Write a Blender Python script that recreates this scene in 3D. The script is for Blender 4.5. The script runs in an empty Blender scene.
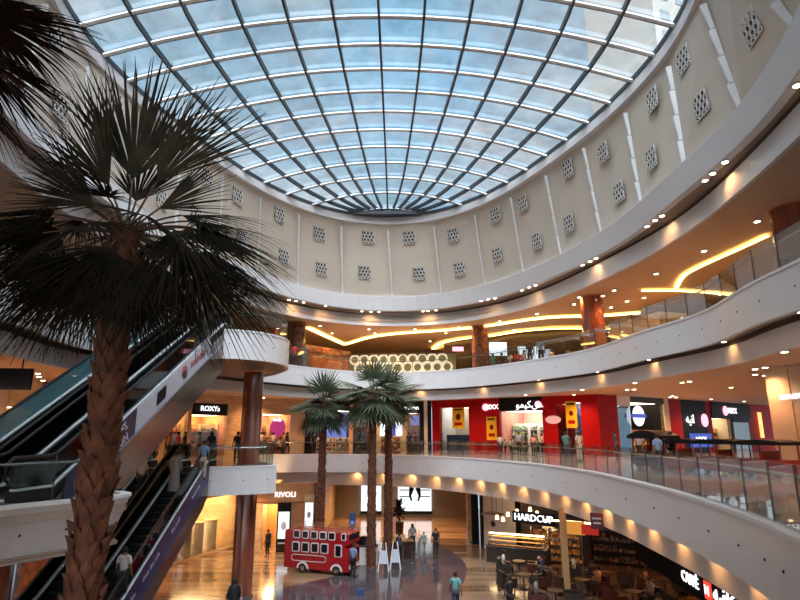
import bpy, bmesh, math, random
from mathutils import Vector, Matrix
from mathutils.geometry import tessellate_polygon
R = math.radians
PI = math.pi
C = bpy.context.scene.collection
rnd = random.Random(7)
F = 565.0; TH = R(13.3); CZ = 7.6

# ---------- camera ----------
cd = bpy.data.cameras.new('camera'); cam = bpy.data.objects.new('camera', cd); C.objects.link(cam)
cam.location = (0, 0, CZ); cam.rotation_euler = (PI/2 + TH, 0, 0)
cd.sensor_width = 36; cd.lens = F/800*36; cd.clip_end = 500; cd.clip_start = 0.05
bpy.context.scene.camera = cam

def at(px, py, z):            # the point at height z seen at a pixel
    u = (px-400)/F; v = (300-py)/F
    dy = math.cos(TH)-v*math.sin(TH); dz = math.sin(TH)+v*math.cos(TH)
    s = (z-CZ)/dz
    return Vector((u*s, dy*s, z))
def atY(px, py, Y):
    u = (px-400)/F; v = (300-py)/F
    dy = math.cos(TH)-v*math.sin(TH); dz = math.sin(TH)+v*math.cos(TH)
    s = Y/dy
    return Vector((u*s, Y, CZ+dz*s))

# ---------- materials ----------
MATS = {}
def mat(name, col, rough=.5, metal=0, spec=.5, emit=None, es=0, noise=None, alpha=None, coat=0, bump=0, bscale=20):
    m = bpy.data.materials.new(name); m.use_nodes = True; MATS[name] = m
    nt = m.node_tree; b = nt.nodes['Principled BSDF']
    b.inputs['Base Color'].default_value = (*col, 1)
    b.inputs['Roughness'].default_value = rough; b.inputs['Metallic'].default_value = metal
    b.inputs['Specular IOR Level'].default_value = spec
    b.inputs['Coat Weight'].default_value = coat
    if emit: b.inputs['Emission Color'].default_value = (*emit, 1); b.inputs['Emission Strength'].default_value = es
    if noise:
        sc, col2 = noise[0], noise[1]; thr = noise[2] if len(noise) > 2 else (.35, .65)
        tc = nt.nodes.new('ShaderNodeTexCoord'); n = nt.nodes.new('ShaderNodeTexNoise'); n.inputs['Scale'].default_value = 1; n.inputs['Detail'].default_value = 5
        mp = nt.nodes.new('ShaderNodeMapping')
        mp.inputs['Scale'].default_value = sc if isinstance(sc, tuple) else (sc, sc, sc)
        r = nt.nodes.new('ShaderNodeValToRGB')
        r.color_ramp.elements[0].position = thr[0]; r.color_ramp.elements[1].position = thr[1]
        r.color_ramp.elements[0].color = (*col, 1); r.color_ramp.elements[1].color = (*col2, 1)
        nt.links.new(tc.outputs['Object'], mp.inputs[0]); nt.links.new(mp.outputs[0], n.inputs['Vector'])
        nt.links.new(n.outputs['Fac'], r.inputs[0]); nt.links.new(r.outputs[0], b.inputs['Base Color'])
    if bump:
        n2 = nt.nodes.new('ShaderNodeTexNoise'); n2.inputs['Scale'].default_value = bscale
        bp = nt.nodes.new('ShaderNodeBump'); bp.inputs['Strength'].default_value = bump
        nt.links.new(n2.outputs['Fac'], bp.inputs['Height']); nt.links.new(bp.outputs[0], b.inputs['Normal'])
    return m
def glass(name, tint, gloss=.08, rough=.02, dirt=0):
    m = bpy.data.materials.new(name); m.use_nodes = True; MATS[name] = m
    nt = m.node_tree; nt.nodes.clear()
    o = nt.nodes.new('ShaderNodeOutputMaterial'); t = nt.nodes.new('ShaderNodeBsdfTransparent'); g = nt.nodes.new('ShaderNodeBsdfGlossy')
    mx = nt.nodes.new('ShaderNodeMixShader'); fr = nt.nodes.new('ShaderNodeFresnel'); fr.inputs[0].default_value = 1.5
    mt = nt.nodes.new('ShaderNodeMath'); mt.operation = 'MULTIPLY'; mt.inputs[1].default_value = gloss*10
    t.inputs[0].default_value = (*tint, 1); g.inputs['Roughness'].default_value = rough; g.inputs[0].default_value = (.9, .95, 1, 1)
    nt.links.new(fr.outputs[0], mt.inputs[0]); nt.links.new(mt.outputs[0], mx.inputs[0])
    nt.links.new(t.outputs[0], mx.inputs[1]); nt.links.new(g.outputs[0], mx.inputs[2]); nt.links.new(mx.outputs[0], o.inputs[0])
    if dirt:
        tc = nt.nodes.new('ShaderNodeTexCoord'); n = nt.nodes.new('ShaderNodeTexNoise'); n.inputs['Scale'].default_value = .9; n.inputs['Detail'].default_value = 8
        r = nt.nodes.new('ShaderNodeValToRGB'); r.color_ramp.elements[0].position = .35; r.color_ramp.elements[1].position = .7
        a, b_ = tint, tuple(c*(1-dirt) for c in tint)
        r.color_ramp.elements[0].color = (*a, 1); r.color_ramp.elements[1].color = (*b_, 1)
        nt.links.new(tc.outputs['Object'], n.inputs['Vector']); nt.links.new(n.outputs['Fac'], r.inputs[0]); nt.links.new(r.outputs[0], t.inputs[0])
    return m
def emis(name, col, s): return mat(name, (0.02, 0.02, 0.02), emit=col, es=s)

mat('white_paint', (.74, .73, .74), .35)
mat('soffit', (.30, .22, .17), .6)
mat('groove', (.08, .06, .05), .8)  # near-black: shade painted into the fascia gaps, also joints and rail
mat('drum_beige', (.70, .62, .52), .6, noise=(.4, (.65, .57, .48)))
mat('fin_white', (.86, .88, .9), .25)
mat('lattice', (.8, .78, .74), .5)
mat('niche_shade', (.05, .035, .025), .8)
mat('niche_side', (.25, .17, .12), .8)
mat('steel_dark', (.045, .055, .065), .45, .3)
mat('steel_white', (.82, .85, .87), .3)
mat('steel', (.55, .5, .47), .22, .9)
mat('cladding', (.30, .23, .19), .2, .8, noise=((.6, .25, 1.4), (.18, .13, .11)))
mat('ceiling_warm', (.62, .47, .35), .7)
mat('cafe_dark', (.035, .025, .02), .6)
mat('column_red', (.16, .035, .018), .12, coat=.5, noise=((3, 3, .4), (.30, .09, .05)))
mat('marble_brown', (.10, .035, .02), .15, noise=(3, (.3, .13, .08)), coat=.3)
mat('stone_beige', (.55, .45, .36), .35, noise=((.5, .5, 3), (.48, .38, .3)))
mat('gold_stone', (.68, .50, .30), .35, noise=((1, 1, 4), (.5, .32, .16)))
mat('red_wall', (.34, .005, .008), .5, spec=.12)
mat('dark_red', (.16, .006, .01), .15, coat=.4)
mat('black', (.008, .008, .009), .5, spec=.15)
mat('black_gloss', (.008, .008, .01), .08)
mat('rubber', (.01, .01, .012), .5)
mat('dark_floor', (.1, .09, .09), .1)
mat('wood', (.22, .10, .045), .4, noise=((2, 12, 2), (.32, .16, .07)))
mat('white', (.8, .8, .8), .4)
mat('olive', (.16, .14, .10), .5, noise=(.5, (.24, .2, .15)))
glass('rail_glass', (.89, .93, .92), .03, .02)
glass('sky_glass', (.70, .79, .84), .015, .05, .25)
glass('shop_glass', (.85, .88, .88), .07, .02)
glass('escalator_glass', (.78, .90, .92), .10, .03)
mat('teal_glass', (.10, .24, .28), .12, coat=.5)
MATS['teal_glass'].node_tree.nodes['Principled BSDF'].inputs['Alpha'].default_value = .8
mat('tower', (.40, .39, .36), .8)
mat('slate_win', (.25, .28, .3), .3)
emis('cove_yellow', (1, .58, .16), 9)
emis('lamp_warm', (1, .72, .42), 30)
emis('lamp_soft', (1, .62, .30), 6)
emis('sign_white', (1, .97, 1), 1.7)
emis('screen_white', (.85, .95, 1), 1.3)
emis('glow_gold', (1, .50, .14), 1.6)
emis('glow_orange', (1, .30, .08), 1.0)
emis('glow_pink', (1, .35, .5), 2.0)
emis('glow_blue', (.06, .14, .75), .6)

# floors with stripes / tiles
def floor_mat(name, base, other, sx, sy, rough, tiles=None):
    m = mat(name, base, rough, noise=((sx, sy, 1), other, (.4, .62)), spec=.6)
    return m
floor_mat('marble_floor', (.36, .24, .15), (.17, .095, .05), .12, 1.1, .12)
floor_mat('upper_floor', (.45, .38, .33), (.36, .29, .25), .4, .4, .1)
floor_mat('purple_floor', (.055, .05, .062), (.11, .09, .10), .9, .9, .12)

# ---------- mesh helpers ----------
class MB:
    def __init__(s): s.v = []; s.f = []; s.smooth = False
    def add(s, vs, fs):
        o = len(s.v); s.v += [tuple(v) for v in vs]; s.f += [tuple(i+o for i in f) for f in fs]; return s
    def box(s, c, d, rz=0, rx=0, taper=1):
        hx, hy, hz = d[0]/2, d[1]/2, d[2]/2
        M = Matrix.Translation(c) @ Matrix.Rotation(rz, 4, 'Z') @ Matrix.Rotation(rx, 4, 'X')
        vs = [M @ Vector((sx*hx*(taper if sz > 0 else 1), sy*hy*(taper if sz > 0 else 1), sz*hz)) for sx, sy, sz in
              ((-1,-1,-1),(1,-1,-1),(1,1,-1),(-1,1,-1),(-1,-1,1),(1,-1,1),(1,1,1),(-1,1,1))]
        return s.add(vs, [(0,3,2,1),(4,5,6,7),(0,1,5,4),(1,2,6,5),(2,3,7,6),(3,0,4,7)])
    def cyl(s, c, r, h, n=20, r2=None):
        r2 = r if r2 is None else r2
        vs = [(c[0]+r*math.cos(2*PI*i/n), c[1]+r*math.sin(2*PI*i/n), c[2]) for i in range(n)] + \
             [(c[0]+r2*math.cos(2*PI*i/n), c[1]+r2*math.sin(2*PI*i/n), c[2]+h) for i in range(n)]
        return s.add(vs, [(i, (i+1) % n, n+(i+1) % n, n+i) for i in range(n)] + [tuple(range(n-1, -1, -1)), tuple(range(n, 2*n))])
    def tube(s, pts, r, n=8, flat=1, closed=False):
        pts = [Vector(p) for p in pts]; N = len(pts); rs = r if isinstance(r, (list, tuple)) else [r]*N
        vs = []
        for i, p in enumerate(pts):
            if closed: t = pts[(i+1) % N]-pts[i-1]
            else: t = pts[min(i+1, N-1)]-pts[max(i-1, 0)]
            t.normalize(); up = Vector((0, 0, 1)) if abs(t.z) < .95 else Vector((0, 1, 0))
            a = t.cross(up).normalized(); b = a.cross(t)
            vs += [p + a*rs[i]*math.cos(2*PI*k/n) + b*rs[i]*flat*math.sin(2*PI*k/n) for k in range(n)]
        M = N if closed else N-1
        fs = [(i*n+k, i*n+(k+1) % n, ((i+1) % N)*n+(k+1) % n, ((i+1) % N)*n+k) for i in range(M) for k in range(n)]
        if not closed: fs += [tuple(range(n-1, -1, -1)), tuple(range((N-1)*n, N*n))]
        return s.add(vs, fs)
    def prism(s, poly, axis, a, b):    # poly of 2-tuples extruded along an axis between a and b
        def P(p, w): return {'x': (w, p[0], p[1]), 'y': (p[0], w, p[1]), 'z': (p[0], p[1], w)}[axis]
        n = len(poly); vs = [P(p, a) for p in poly]+[P(p, b) for p in poly]
        return s.add(vs, [tuple(range(n-1, -1, -1)), tuple(range(n, 2*n))]+[(i, (i+1) % n, n+(i+1) % n, n+i) for i in range(n)])
    def sphere(s, c, r, n=10, m=7, sc=(1, 1, 1)):
        vs = [(c[0], c[1], c[2]-r*sc[2])]
        for j in range(1, m):
            a = -PI/2+PI*j/m
            vs += [(c[0]+r*sc[0]*math.cos(a)*math.cos(2*PI*i/n), c[1]+r*sc[1]*math.cos(a)*math.sin(2*PI*i/n), c[2]+r*sc[2]*math.sin(a)) for i in range(n)]
        vs.append((c[0], c[1], c[2]+r*sc[2])); L = len(vs)-1
        fs = [(0, 1+(i+1) % n, 1+i) for i in range(n)]
        for j in range(m-2): fs += [(1+j*n+i, 1+j*n+(i+1) % n, 1+(j+1)*n+(i+1) % n, 1+(j+1)*n+i) for i in range(n)]
        fs += [(L, 1+(m-2)*n+i, 1+(m-2)*n+(i+1) % n) for i in range(n)]
        return s.add(vs, fs)
    def mesh(s, name):
        me = bpy.data.meshes.new(name); me.from_pydata(s.v, [], s.f); me.update()
        bm = bmesh.new(); bm.from_mesh(me); bmesh.ops.recalc_face_normals(bm, faces=bm.faces); bm.to_mesh(me); bm.free()
        if s.smooth:
            for p in me.polygons: p.use_smooth = True
        return me
    def build(s, name, m, parent=None, loc=None, rz=None, smooth=None):
        if smooth is not None: s.smooth = smooth
        me = s.mesh(name); me.materials.append(MATS[m] if isinstance(m, str) else m)
        o = bpy.data.objects.new(name, me); C.objects.link(o)
        if parent: o.parent = parent
        if loc is not None: o.location = loc
        if rz is not None: o.rotation_euler = (0, 0, rz)
        return o
def tag(o, label=None, cat=None, group=None, kind=None):
    if label: o['label'] = label
    if cat: o['category'] = cat
    if group: o['group'] = group
    if kind: o['kind'] = kind
    return o
def empty(name, loc=(0, 0, 0), rz=0, label=None, cat=None, group=None, kind=None):
    o = bpy.data.objects.new(name, None); C.objects.link(o); o.location = loc; o.rotation_euler = (0, 0, rz); o.empty_display_size = .3
    return tag(o, label, cat, group, kind)
def copy_tree(o, parent=None, loc=None, rz=None):
    c = o.copy(); C.objects.link(c); c.parent = parent
    if loc is not None: c.location = loc
    if rz is not None: c.rotation_euler = (0, 0, rz)
    for ch in list(o.children): copy_tree(ch, c)
    return c
def text(name, s, size, m, parent=None, loc=(0, 0, 0), rot=(PI/2, 0, 0), ext=.02, align='CENTER', bold=0, shear=0, sx=1):
    cu = bpy.data.curves.new(name, 'FONT'); cu.body = s; cu.size = size; cu.extrude = ext; cu.align_x = align; cu.align_y = 'CENTER'
    cu.offset = bold; cu.shear = shear; cu.resolution_u = 2
    t = bpy.data.objects.new(name, cu); C.objects.link(t)
    dg = bpy.context.evaluated_depsgraph_get(); me = bpy.data.meshes.new_from_object(t.evaluated_get(dg))
    bpy.data.objects.remove(t); me.materials.clear(); me.materials.append(MATS[m])
    o = bpy.data.objects.new(name, me); C.objects.link(o); o.location = loc; o.rotation_euler = rot; o.scale = (sx, 1, 1)
    if parent: o.parent = parent
    return o

# ---------- outlines ----------
def four(a, cx, n=144, cy=21.0):
    out = []
    for i in range(n):
        p = 2*PI*i/n; r = sum(c*math.cos(k*p) for k, c in enumerate(a))
        out.append((cx+r*math.sin(p), cy+r*math.cos(p)))
    return out            # clockwise seen from above, starting at the far end
A_L2 = [15.422, 0.091, 4.594, -0.0, 0.976, 0.043, 0.265, 0.023, 0.269]
A_BB = [15.832, 0.014, 4.532, 0.041, 0.875, 0.068, 0.102]
A_BT = [15.986, 0, 4.691, 0.116, 1.016, 0.11, 0.083]
A_AB = [14.981, -0.043, 4.361, 0.088, 0.905, 0.045, 0.271]
A_AT = [14.859, -0.048, 4.2, 0.124, 0.869, 0.031, 0.266]
A_R = [13.806, -0.026, 3.001, 0.129, 0.933, -0.114, 0.192]
def catmull(P, n=5):
    out = []
    for i in range(len(P)-1):
        p0, p1, p2, p3 = P[max(i-1, 0)], P[i], P[i+1], P[min(i+2, len(P)-1)]
        for k in range(n):
            t = k/n; out.append(tuple(.5*((2*b)+(-a+c)*t+(2*a-5*b+4*c-d)*t*t+(-a+3*b-3*c+d)*t**3) for a, b, c, d in zip(p0, p1, p2, p3)))
    out.append(tuple(P[-1])); return out
def offset(P, d):            # closed polyline moved outwards by d (away from its inside)
    n = len(P); A = sum(P[i][0]*P[(i+1) % n][1]-P[(i+1) % n][0]*P[i][1] for i in range(n)); sg = 1 if A > 0 else -1
    out = []
    for i in range(n):
        a, b, c = Vector(P[i-1]), Vector(P[i]), Vector(P[(i+1) % n])
        t1 = (b-a); t2 = (c-b)
        if t1.length < 1e-6: t1 = t2
        if t2.length < 1e-6: t2 = t1
        t1.normalize(); t2.normalize()
        n1 = Vector((t1.y, -t1.x))*sg; n2 = Vector((t2.y, -t2.x))*sg
        m = n1+n2
        if m.length < .1: m = n1
        m.normalize(); k = 1/max(.5, m.dot(n1)); out.append(tuple(b+m*d*k))
    return out
def slab(name, outer, hole, z0, z1, m, **k):
    mb = MB(); po = [Vector((x, y, 0)) for x, y in outer]; ph = [Vector((x, y, 0)) for x, y in hole] if hole else []
    tri = tessellate_polygon([po, ph] if ph else [po]); al = po+ph; n = len(al)
    vs = [(p.x, p.y, z1) for p in al]+[(p.x, p.y, z0) for p in al]
    fs = [t for t in tri]+[tuple(n+i for i in reversed(t)) for t in tri]
    a = len(po)
    fs += [(i, (i+1) % a, n+(i+1) % a, n+i) for i in range(a)]
    if ph:
        b = len(ph); fs += [(a+i, a+(i+1) % b, n+a+(i+1) % b, n+a+i) for i in range(b)]
    mb.add(vs, fs); return mb.build(name, m, **k)
def ring(name, P1, z1, P2, z2, th, m, **k):       # wall between two closed outlines with thickness outwards
    n = len(P1); Q1, Q2 = offset(P1, th), offset(P2, th)
    vs = [(x, y, z1) for x, y in P1]+[(x, y, z2) for x, y in P2]+[(x, y, z1) for x, y in Q1]+[(x, y, z2) for x, y in Q2]
    fs = []
    for i in range(n):
        j = (i+1) % n
        fs += [(i, j, n+j, n+i), (2*n+i, 3*n+i, 3*n+j, 2*n+j), (n+i, n+j, 3*n+j, 3*n+i), (i, 2*n+i, 2*n+j, j)]
    return MB().add(vs, fs).build(name, m, **k)
def wallstrip(name, P, z0, z1, m, th=.2, **k):    # open polyline wall; thickness away from the atrium centre
    cen = Vector((0, 21)); Q = []
    for i, p in enumerate(P):
        a = Vector(P[max(i-1, 0)]); b = Vector(P[min(i+1, len(P)-1)]); t = (b-a).normalized(); nn = Vector((t.y, -t.x))
        if nn.dot(Vector(p)-cen) < 0: nn = -nn
        Q.append(Vector(p)+nn*th)
    n = len(P); vs = [(p[0], p[1], z) for z in (z0, z1) for p in P]+[(q[0], q[1], z) for z in (z0, z1) for q in Q]
    fs = []
    for i in range(n-1):
        fs += [(i, i+1, n+i+1, n+i), (2*n+i, 3*n+i, 3*n+i+1, 2*n+i+1), (n+i, n+i+1, 3*n+i+1, 3*n+i), (i, 2*n+i, 2*n+i+1, i+1)]
    fs += [(0, n, 3*n, 2*n), (n-1, 3*n-1, 4*n-1, 2*n-1)]
    return MB().add(vs, fs).build(name, m, **k)
def struct(o): o['kind'] = 'structure'; return o

# L1 opening (clockwise seen from above or not does not matter)
L1P = catmull([(.5, 1.0), (3, 1.8), (5.0, 4.5), (5.85, 8.8), (6.3, 10.3), (6.8, 12.5), (7.3, 15.7), (7.6, 19.2), (7.75, 24.6), (6.9, 30.7), (4.6, 36.7), (1.2, 41.2), (-2.8, 43.3), (-6.6, 43.8), (-9.6, 43.6)], 5)
L1P += catmull([(-10.4, 40), (-9.6, 35), (-7.2, 32), (-6.05, 28.9)], 4)
L1P += catmull([(-6.4, 28.5), (-7.4, 27.9), (-8.75, 27.4)], 3)
L1P += [(-12.3, 27.4), (-12.4, 22), (-12.4, 17.2)]
L1P += catmull([(-7.5, 16.0), (-6.95, 15.2), (-7.7, 13.9), (-8.4, 12.6), (-9.2, 9.5), (-8, 5.5), (-5, 2.4), (-2, 1.1)], 4)
_p = four(A_L2, -.4); L2P = []; done = False
for x, y in _p:
    if x < -5 and 24.6 < y < 34.2:
        if not done:
            L2P += []
            done = True
        continue
    L2P.append((x, y))
# insert lobe where the left side was cut (points run far -> right -> near -> left)
i0 = max(i for i, (x, y) in enumerate(L2P) if x < -5 and y <= 24.6)
LOBE2 = [(-11.3, 24.75)]+catmull([(-8.3, 24.6), (-7.2, 24.75), (-6.1, 25.7), (-5.55, 27.3), (-5.9, 29.6), (-7.2, 32.2), (-8.9, 34.4)], 4)
L2P = L2P[:i0+1]+LOBE2+[p for p in L2P[i0+1:]]
OUT = [(-30, -6), (34, -6), (40, 20), (40, 62), (-30, 62)]
RT = four(A_R, -.9); AT = four(A_AT, -.6); AB = four(A_AB, -.4); BT = four(A_BT, -.4); BB = four(A_BB, -.4)

# ---------- shell ----------
fl = struct(slab('floor', OUT, None, -.3, 0, 'marble_floor'))
inlay = catmull([(-6.8, 30.1), (-4.7, 32.4), (-2.9, 34.4), (-1.9, 37.5), (-1.2, 41), (.6, 43.4), (2.6, 42.6), (3.5, 40), (3.9, 36.5), (3.5, 33), (2.9, 30.8), (2.2, 27), (-1, 22), (-6, 20), (-9, 24), (-8.6, 28), (-6.8, 30.1)], 5)[:-1]
struct(slab('floor_inlay', inlay, None, .002, .012, 'purple_floor'))
f1 = struct(slab('floor', OUT, offset(L1P, .05), 5.7, 6.0, 'upper_floor'))
f2 = struct(slab('floor', OUT, offset(L2P, .05), 11.7, 12.0, 'upper_floor'))
def level(P, Q, zf, hf, zb, n0=0):
    # fascia, soffit, recessed lower band
    PB = offset(P, .42); PB = [b if (a[0] < -6 and a[1] < 16.8 and zf < 7) else a for a, b in zip(P, PB)]
    ring('trim_%d' % (n0+1), P, zf+.03, PB, zf-hf, .18, 'white_paint')['kind'] = 'structure'
    dots = MB(); LL = offset(P, -.0)
    for i in range(0, len(P), 3):
        x_, y_ = LL[i]; dots.sphere((x_, y_, zf-.55), .03, 6, 4)
    dots.build('trim_%d' % (n0+6), 'black')['kind'] = 'structure'
    lip = offset(P, -.03); ring('trim_%d' % (n0+2), lip, zf+.10, lip, zf+.02, .24, 'white')['kind'] = 'structure'
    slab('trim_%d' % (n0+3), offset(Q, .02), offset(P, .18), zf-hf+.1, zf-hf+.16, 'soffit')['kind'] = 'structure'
    ring('trim_%d' % (n0+5), offset(Q, -.03), zf-hf+.1, offset(Q, -.03), zf-hf-.07, .02, 'groove')['kind'] = 'structure'  # dark strip painted in as the shadow gap above the band
    ring('trim_%d' % (n0+4), Q, zf-hf+.12, Q, zb, .18, 'white_paint')['kind'] = 'structure'
L1Q = catmull([(.5, -.2), (3.5, 1.0), (5.7, 4.2), (6.55, 8.6), (7.0, 10.2), (7.5, 12.4), (8.0, 15.6), (8.3, 19.2), (8.45, 24.7), (7.6, 31), (5.1, 37.2), (1.5, 41.9), (-2.7, 44.0), (-6.6, 44.5), (-11, 44.2), (-13.2, 40), (-13.6, 34), (-13.7, 25), (-13.7, 14), (-12, 6), (-6, 1), (.5, -.2)], 4)[:-1]
L2Q = offset(four(A_L2, -.4), .7)
level(L1P, L1Q, 6.0, 1.2, 3.85, n0=0)
level(L2P, L2Q, 12.0, 1.2, 10.05, n0=4)
struct(slab('ceiling', OUT, offset(L1Q, .15), 4.15, 4.3, 'ceiling_warm'))
struct(slab('ceiling', OUT, offset(L2Q, .15), 10.35, 10.5, 'ceiling_warm'))
struct(slab('ceiling', OUT, offset(BB, .1), 15.9, 16.05, 'ceiling_warm'))
# upper rings
struct(ring('trim_9', BB, 15.6, BT, 16.6, .15, 'white_paint'))
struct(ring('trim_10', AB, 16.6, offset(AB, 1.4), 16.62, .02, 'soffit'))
struct(ring('trim_15', offset(BT, -.03), 16.6, offset(BT, -.03), 16.48, .02, 'groove'))  # same painted shadow line at the top of the lower ring
struct(ring('trim_11', AB, 16.6, AT, 17.6, .3, 'white_paint'))
# drum wall: flat facets between fins
def arclen_param(P):
    L = [0]
    for i in range(len(P)): L.append(L[-1]+(Vector(P[(i+1) % len(P)])-Vector(P[i])).length)
    return L
def pt_on(P, s):
    L = arclen_param(P); T = L[-1]; d = (s % 1)*T
    for i in range(len(P)):
        if L[i+1] >= d:
            t = (d-L[i])/(L[i+1]-L[i]); return Vector(P[i]).lerp(Vector(P[(i+1) % len(P)]), t)
NP = 27
ATo = offset(AT, .35); RTo = offset(RT, .25)
Z0, Z1 = 17.6, 22.75
def drum_pts(k):
    return pt_on(ATo, k/NP), pt_on(RTo, k/NP)
dw = empty('wall_drum', (0, 21, Z0), kind='structure')
def dloc(o): o.location = (0, -21, -Z0) if o.parent else o.location; return o
lips = struct(slab('trim_12', offset(AT, .5), offset(AT, .0), Z0-.02, Z0+.02, 'white_paint'))
spots = {0: [(.45, .22), (.6, .70)], 1: [(.45, .28), (.5, .72)], 2: [(.55, .22), (.45, .68)], 3: [(.3, .25), (.5, .72)], 4: [(.55, .2), (.35, .72)],
         5: [(.4, .3), (.6, .75)], 6: [(.6, .25), (.4, .7)], 7: [(.35, .25), (.5, .7)]}
for k in range(NP):
    a0, r0 = drum_pts(k); a1, r1 = drum_pts(k+1)
    mid = (a0+a1)/2; out = (mid-Vector((-.6, 21))).normalized()
    # wall facet
    q = [(a0, Z0), (a1, Z0), (r1, Z1), (r0, Z1)]
    vs = [(p.x, p.y, z) for p, z in q]+[(p.x+out.x*.3, p.y+out.y*.3, z) for p, z in q]
    dloc(MB().add(vs, [(0, 1, 2, 3), (4, 7, 6, 5), (0, 4, 5, 1), (1, 5, 6, 2), (2, 6, 7, 3), (3, 7, 4, 0)]).build('wall_panel', 'drum_beige', dw))
    # fin: four stacked wedges
    tdir = (a1-a0).normalized(); fn = MB(); rin = -out
    for j in range(4):
        for sgn in (1,):
            f0, f1_ = j/4+.01, (j+1)/4
            b = a0.lerp(r0, f0); t = a0.lerp(r0, f1_); zb = Z0+(Z1-.7-Z0)*f0+.02; zt = Z0+(Z1-.7-Z0)*f1_
            w0, w1, d0, d1 = -.01, .075, .06, .19
            vs = []
            for p, z, w, d in ((b, zb, w1, .10), (t, zt, w0+.10, d1)):
                vs += [(p.x-tdir.x*w, p.y-tdir.y*w, z), (p.x+tdir.x*w, p.y+tdir.y*w, z),
                       (p.x+tdir.x*w*.5+rin.x*d, p.y+tdir.y*w*.5+rin.y*d, z), (p.x-tdir.x*w*.5+rin.x*d, p.y-tdir.y*w*.5+rin.y*d, z)]
            fn.add(vs, [(0, 1, 5, 4), (1, 2, 6, 5), (2, 3, 7, 6), (3, 0, 4, 7), (0, 3, 2, 1), (4, 5, 6, 7)])
    dloc(fn.build('fin', 'fin_white', dw))
    # lattice tiles
    key = [0, 1, 2, 3, 4, 5, 6, 7][k % 8]
    for fa, fh in spots[key]:
        h = .45
        c0 = a0.lerp(a1, fa); c1 = r0.lerp(r1, fa); c = c0.lerp(c1, 1-fh); z = Z0+(Z1-Z0)*(1-fh)
        up = Vector((c1.x-c0.x, c1.y-c0.y, Z1-Z0)).normalized(); T = Vector((tdir.x, tdir.y, 0)); N = T.cross(up).normalized()
        if N.dot(Vector((out.x, out.y, 0))) > 0: N = -N
        O = Vector((c.x, c.y, z))+N*.07
        def W(x, y, d): return O+T*x+up*y+N*d
        nb = MB().add([W(-h, -h, 0), W(h, -h, 0), W(h, h, 0), W(-h, h, 0), W(-h, -h, .015), W(h, -h, .015), W(h, h, .015), W(-h, h, .015)],
                      [(0, 1, 2, 3), (4, 5, 6, 7), (0, 1, 5, 4), (1, 2, 6, 5), (2, 3, 7, 6), (3, 0, 4, 7)])
        tile = dloc(nb.build('vent_recess_shade', 'niche_shade', dw))  # flat dark plate, its colour stands in for the shaded recess
        lt = MB()
        def bar(x0, y0, x1, y1, w=.045):
            dx, dy = x1-x0, y1-y0; L = math.hypot(dx, dy); px_, py_ = -dy/L*w/2, dx/L*w/2
            q = [(x0+px_, y0+py_), (x1+px_, y1+py_), (x1-px_, y1-py_), (x0-px_, y0-py_)]
            lt.add([W(x, y, .02) for x, y in q]+[W(x, y, .05) for x, y in q], [(0, 1, 2, 3), (4, 5, 6, 7), (0, 1, 5, 4), (1, 2, 6, 5), (2, 3, 7, 6), (3, 0, 4, 7)])
        st = .25
        for i in range(-1, 3):
            for j in range(-2, 2):
                x, y = (i-.5)*st+(st/2 if j % 2 else 0)-.0, (j+.3)*st
                r_ = st*.5
                hx = [(max(-h, min(h, x+r_*math.cos(PI/6+PI/3*q))), max(-h, min(h, y+r_*math.sin(PI/6+PI/3*q)))) for q in range(6)]
                for q in range(6):
                    if math.dist(hx[q], hx[(q+1) % 6]) > .02: bar(*hx[q], *hx[(q+1) % 6], .035)
        lt2 = lt.build('lattice', 'lattice', tile)
# rim of the skylight
struct(ring('trim_13', RT, 22.5, RT, 23.1, .35, 'white_paint'))
struct(ring('trim_14', offset(RT, -.04), 23.02, offset(RT, -.04), 23.24, .3, 'steel_dark'))

# ---------- skylight ----------
cxR = -.9
def rimW(Y):        # half width of the rim outline at depth Y
    best = 0
    n = len(RT)
    for i in range(n):
        (x0, y0), (x1, y1) = RT[i], RT[(i+1) % n]
        if (y0-Y)*(y1-Y) <= 0 and y0 != y1:
            x = x0+(x1-x0)*(Y-y0)/(y1-y0)
            if x > cxR: best = max(best, x-cxR)
    return best
YF, YN = 38.88, 3.15
def sky(s, Y):
    W = rimW(Y); H = 1.9*math.sqrt(max(0, 1-((Y-21)/17.95)**2))
    return Vector((cxR+W*s, Y, 23.1+H*(1-s*s)))
Ys = [20.7+1.77*i for i in range(-10, 11)]
Ys = [y for y in Ys if YN+.3 < y < YF-.3]
sk = empty('window_1', (cxR, 21, 23.1), kind='structure')
def sloc(o): o.location = (-cxR, -21, -23.1); return o
# glass shell, panes cell by cell
gs = MB(); SS = [i/24 for i in range(-24, 25)]
yy = [YN+.02]+[YN+(YF-YN)*(.5-.5*math.cos(PI*i/40)) for i in range(1, 40)]+[YF-.02]
for j in range(len(yy)): gs.v += [tuple(sky(s, yy[j])+Vector((0, 0, .10))) for s in SS]
n_ = len(SS)
gs.f = [(j*n_+i, j*n_+i+1, (j+1)*n_+i+1, (j+1)*n_+i) for j in range(len(yy)-1) for i in range(n_-1)]
sloc(gs.build('glass_pane', 'sky_glass', sk, smooth=True))
def beam(fn, ts, w, h, off, name, m, par):
    P = [fn(t)+Vector((0, 0, off)) for t in ts]; mb = MB(); vs = []
    for i, p in enumerate(P):
        t = (P[min(i+1, len(P)-1)]-P[max(i-1, 0)]).normalized(); side = t.cross(Vector((0, 0, 1))).normalized(); up = side.cross(t)
        vs += [p-side*w/2-up*h/2, p+side*w/2-up*h/2, p+side*w/2+up*h/2, p-side*w/2+up*h/2]
    fs = [(4*i+k, 4*i+(k+1) % 4, 4*i+4+(k+1) % 4, 4*i+4+k) for i in range(len(P)-1) for k in range(4)]
    fs += [(0, 1, 2, 3), (4*len(P)-4, 4*len(P)-3, 4*len(P)-2, 4*len(P)-1)]
    return sloc(mb.add(vs, fs).build(name, m, par))
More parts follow.
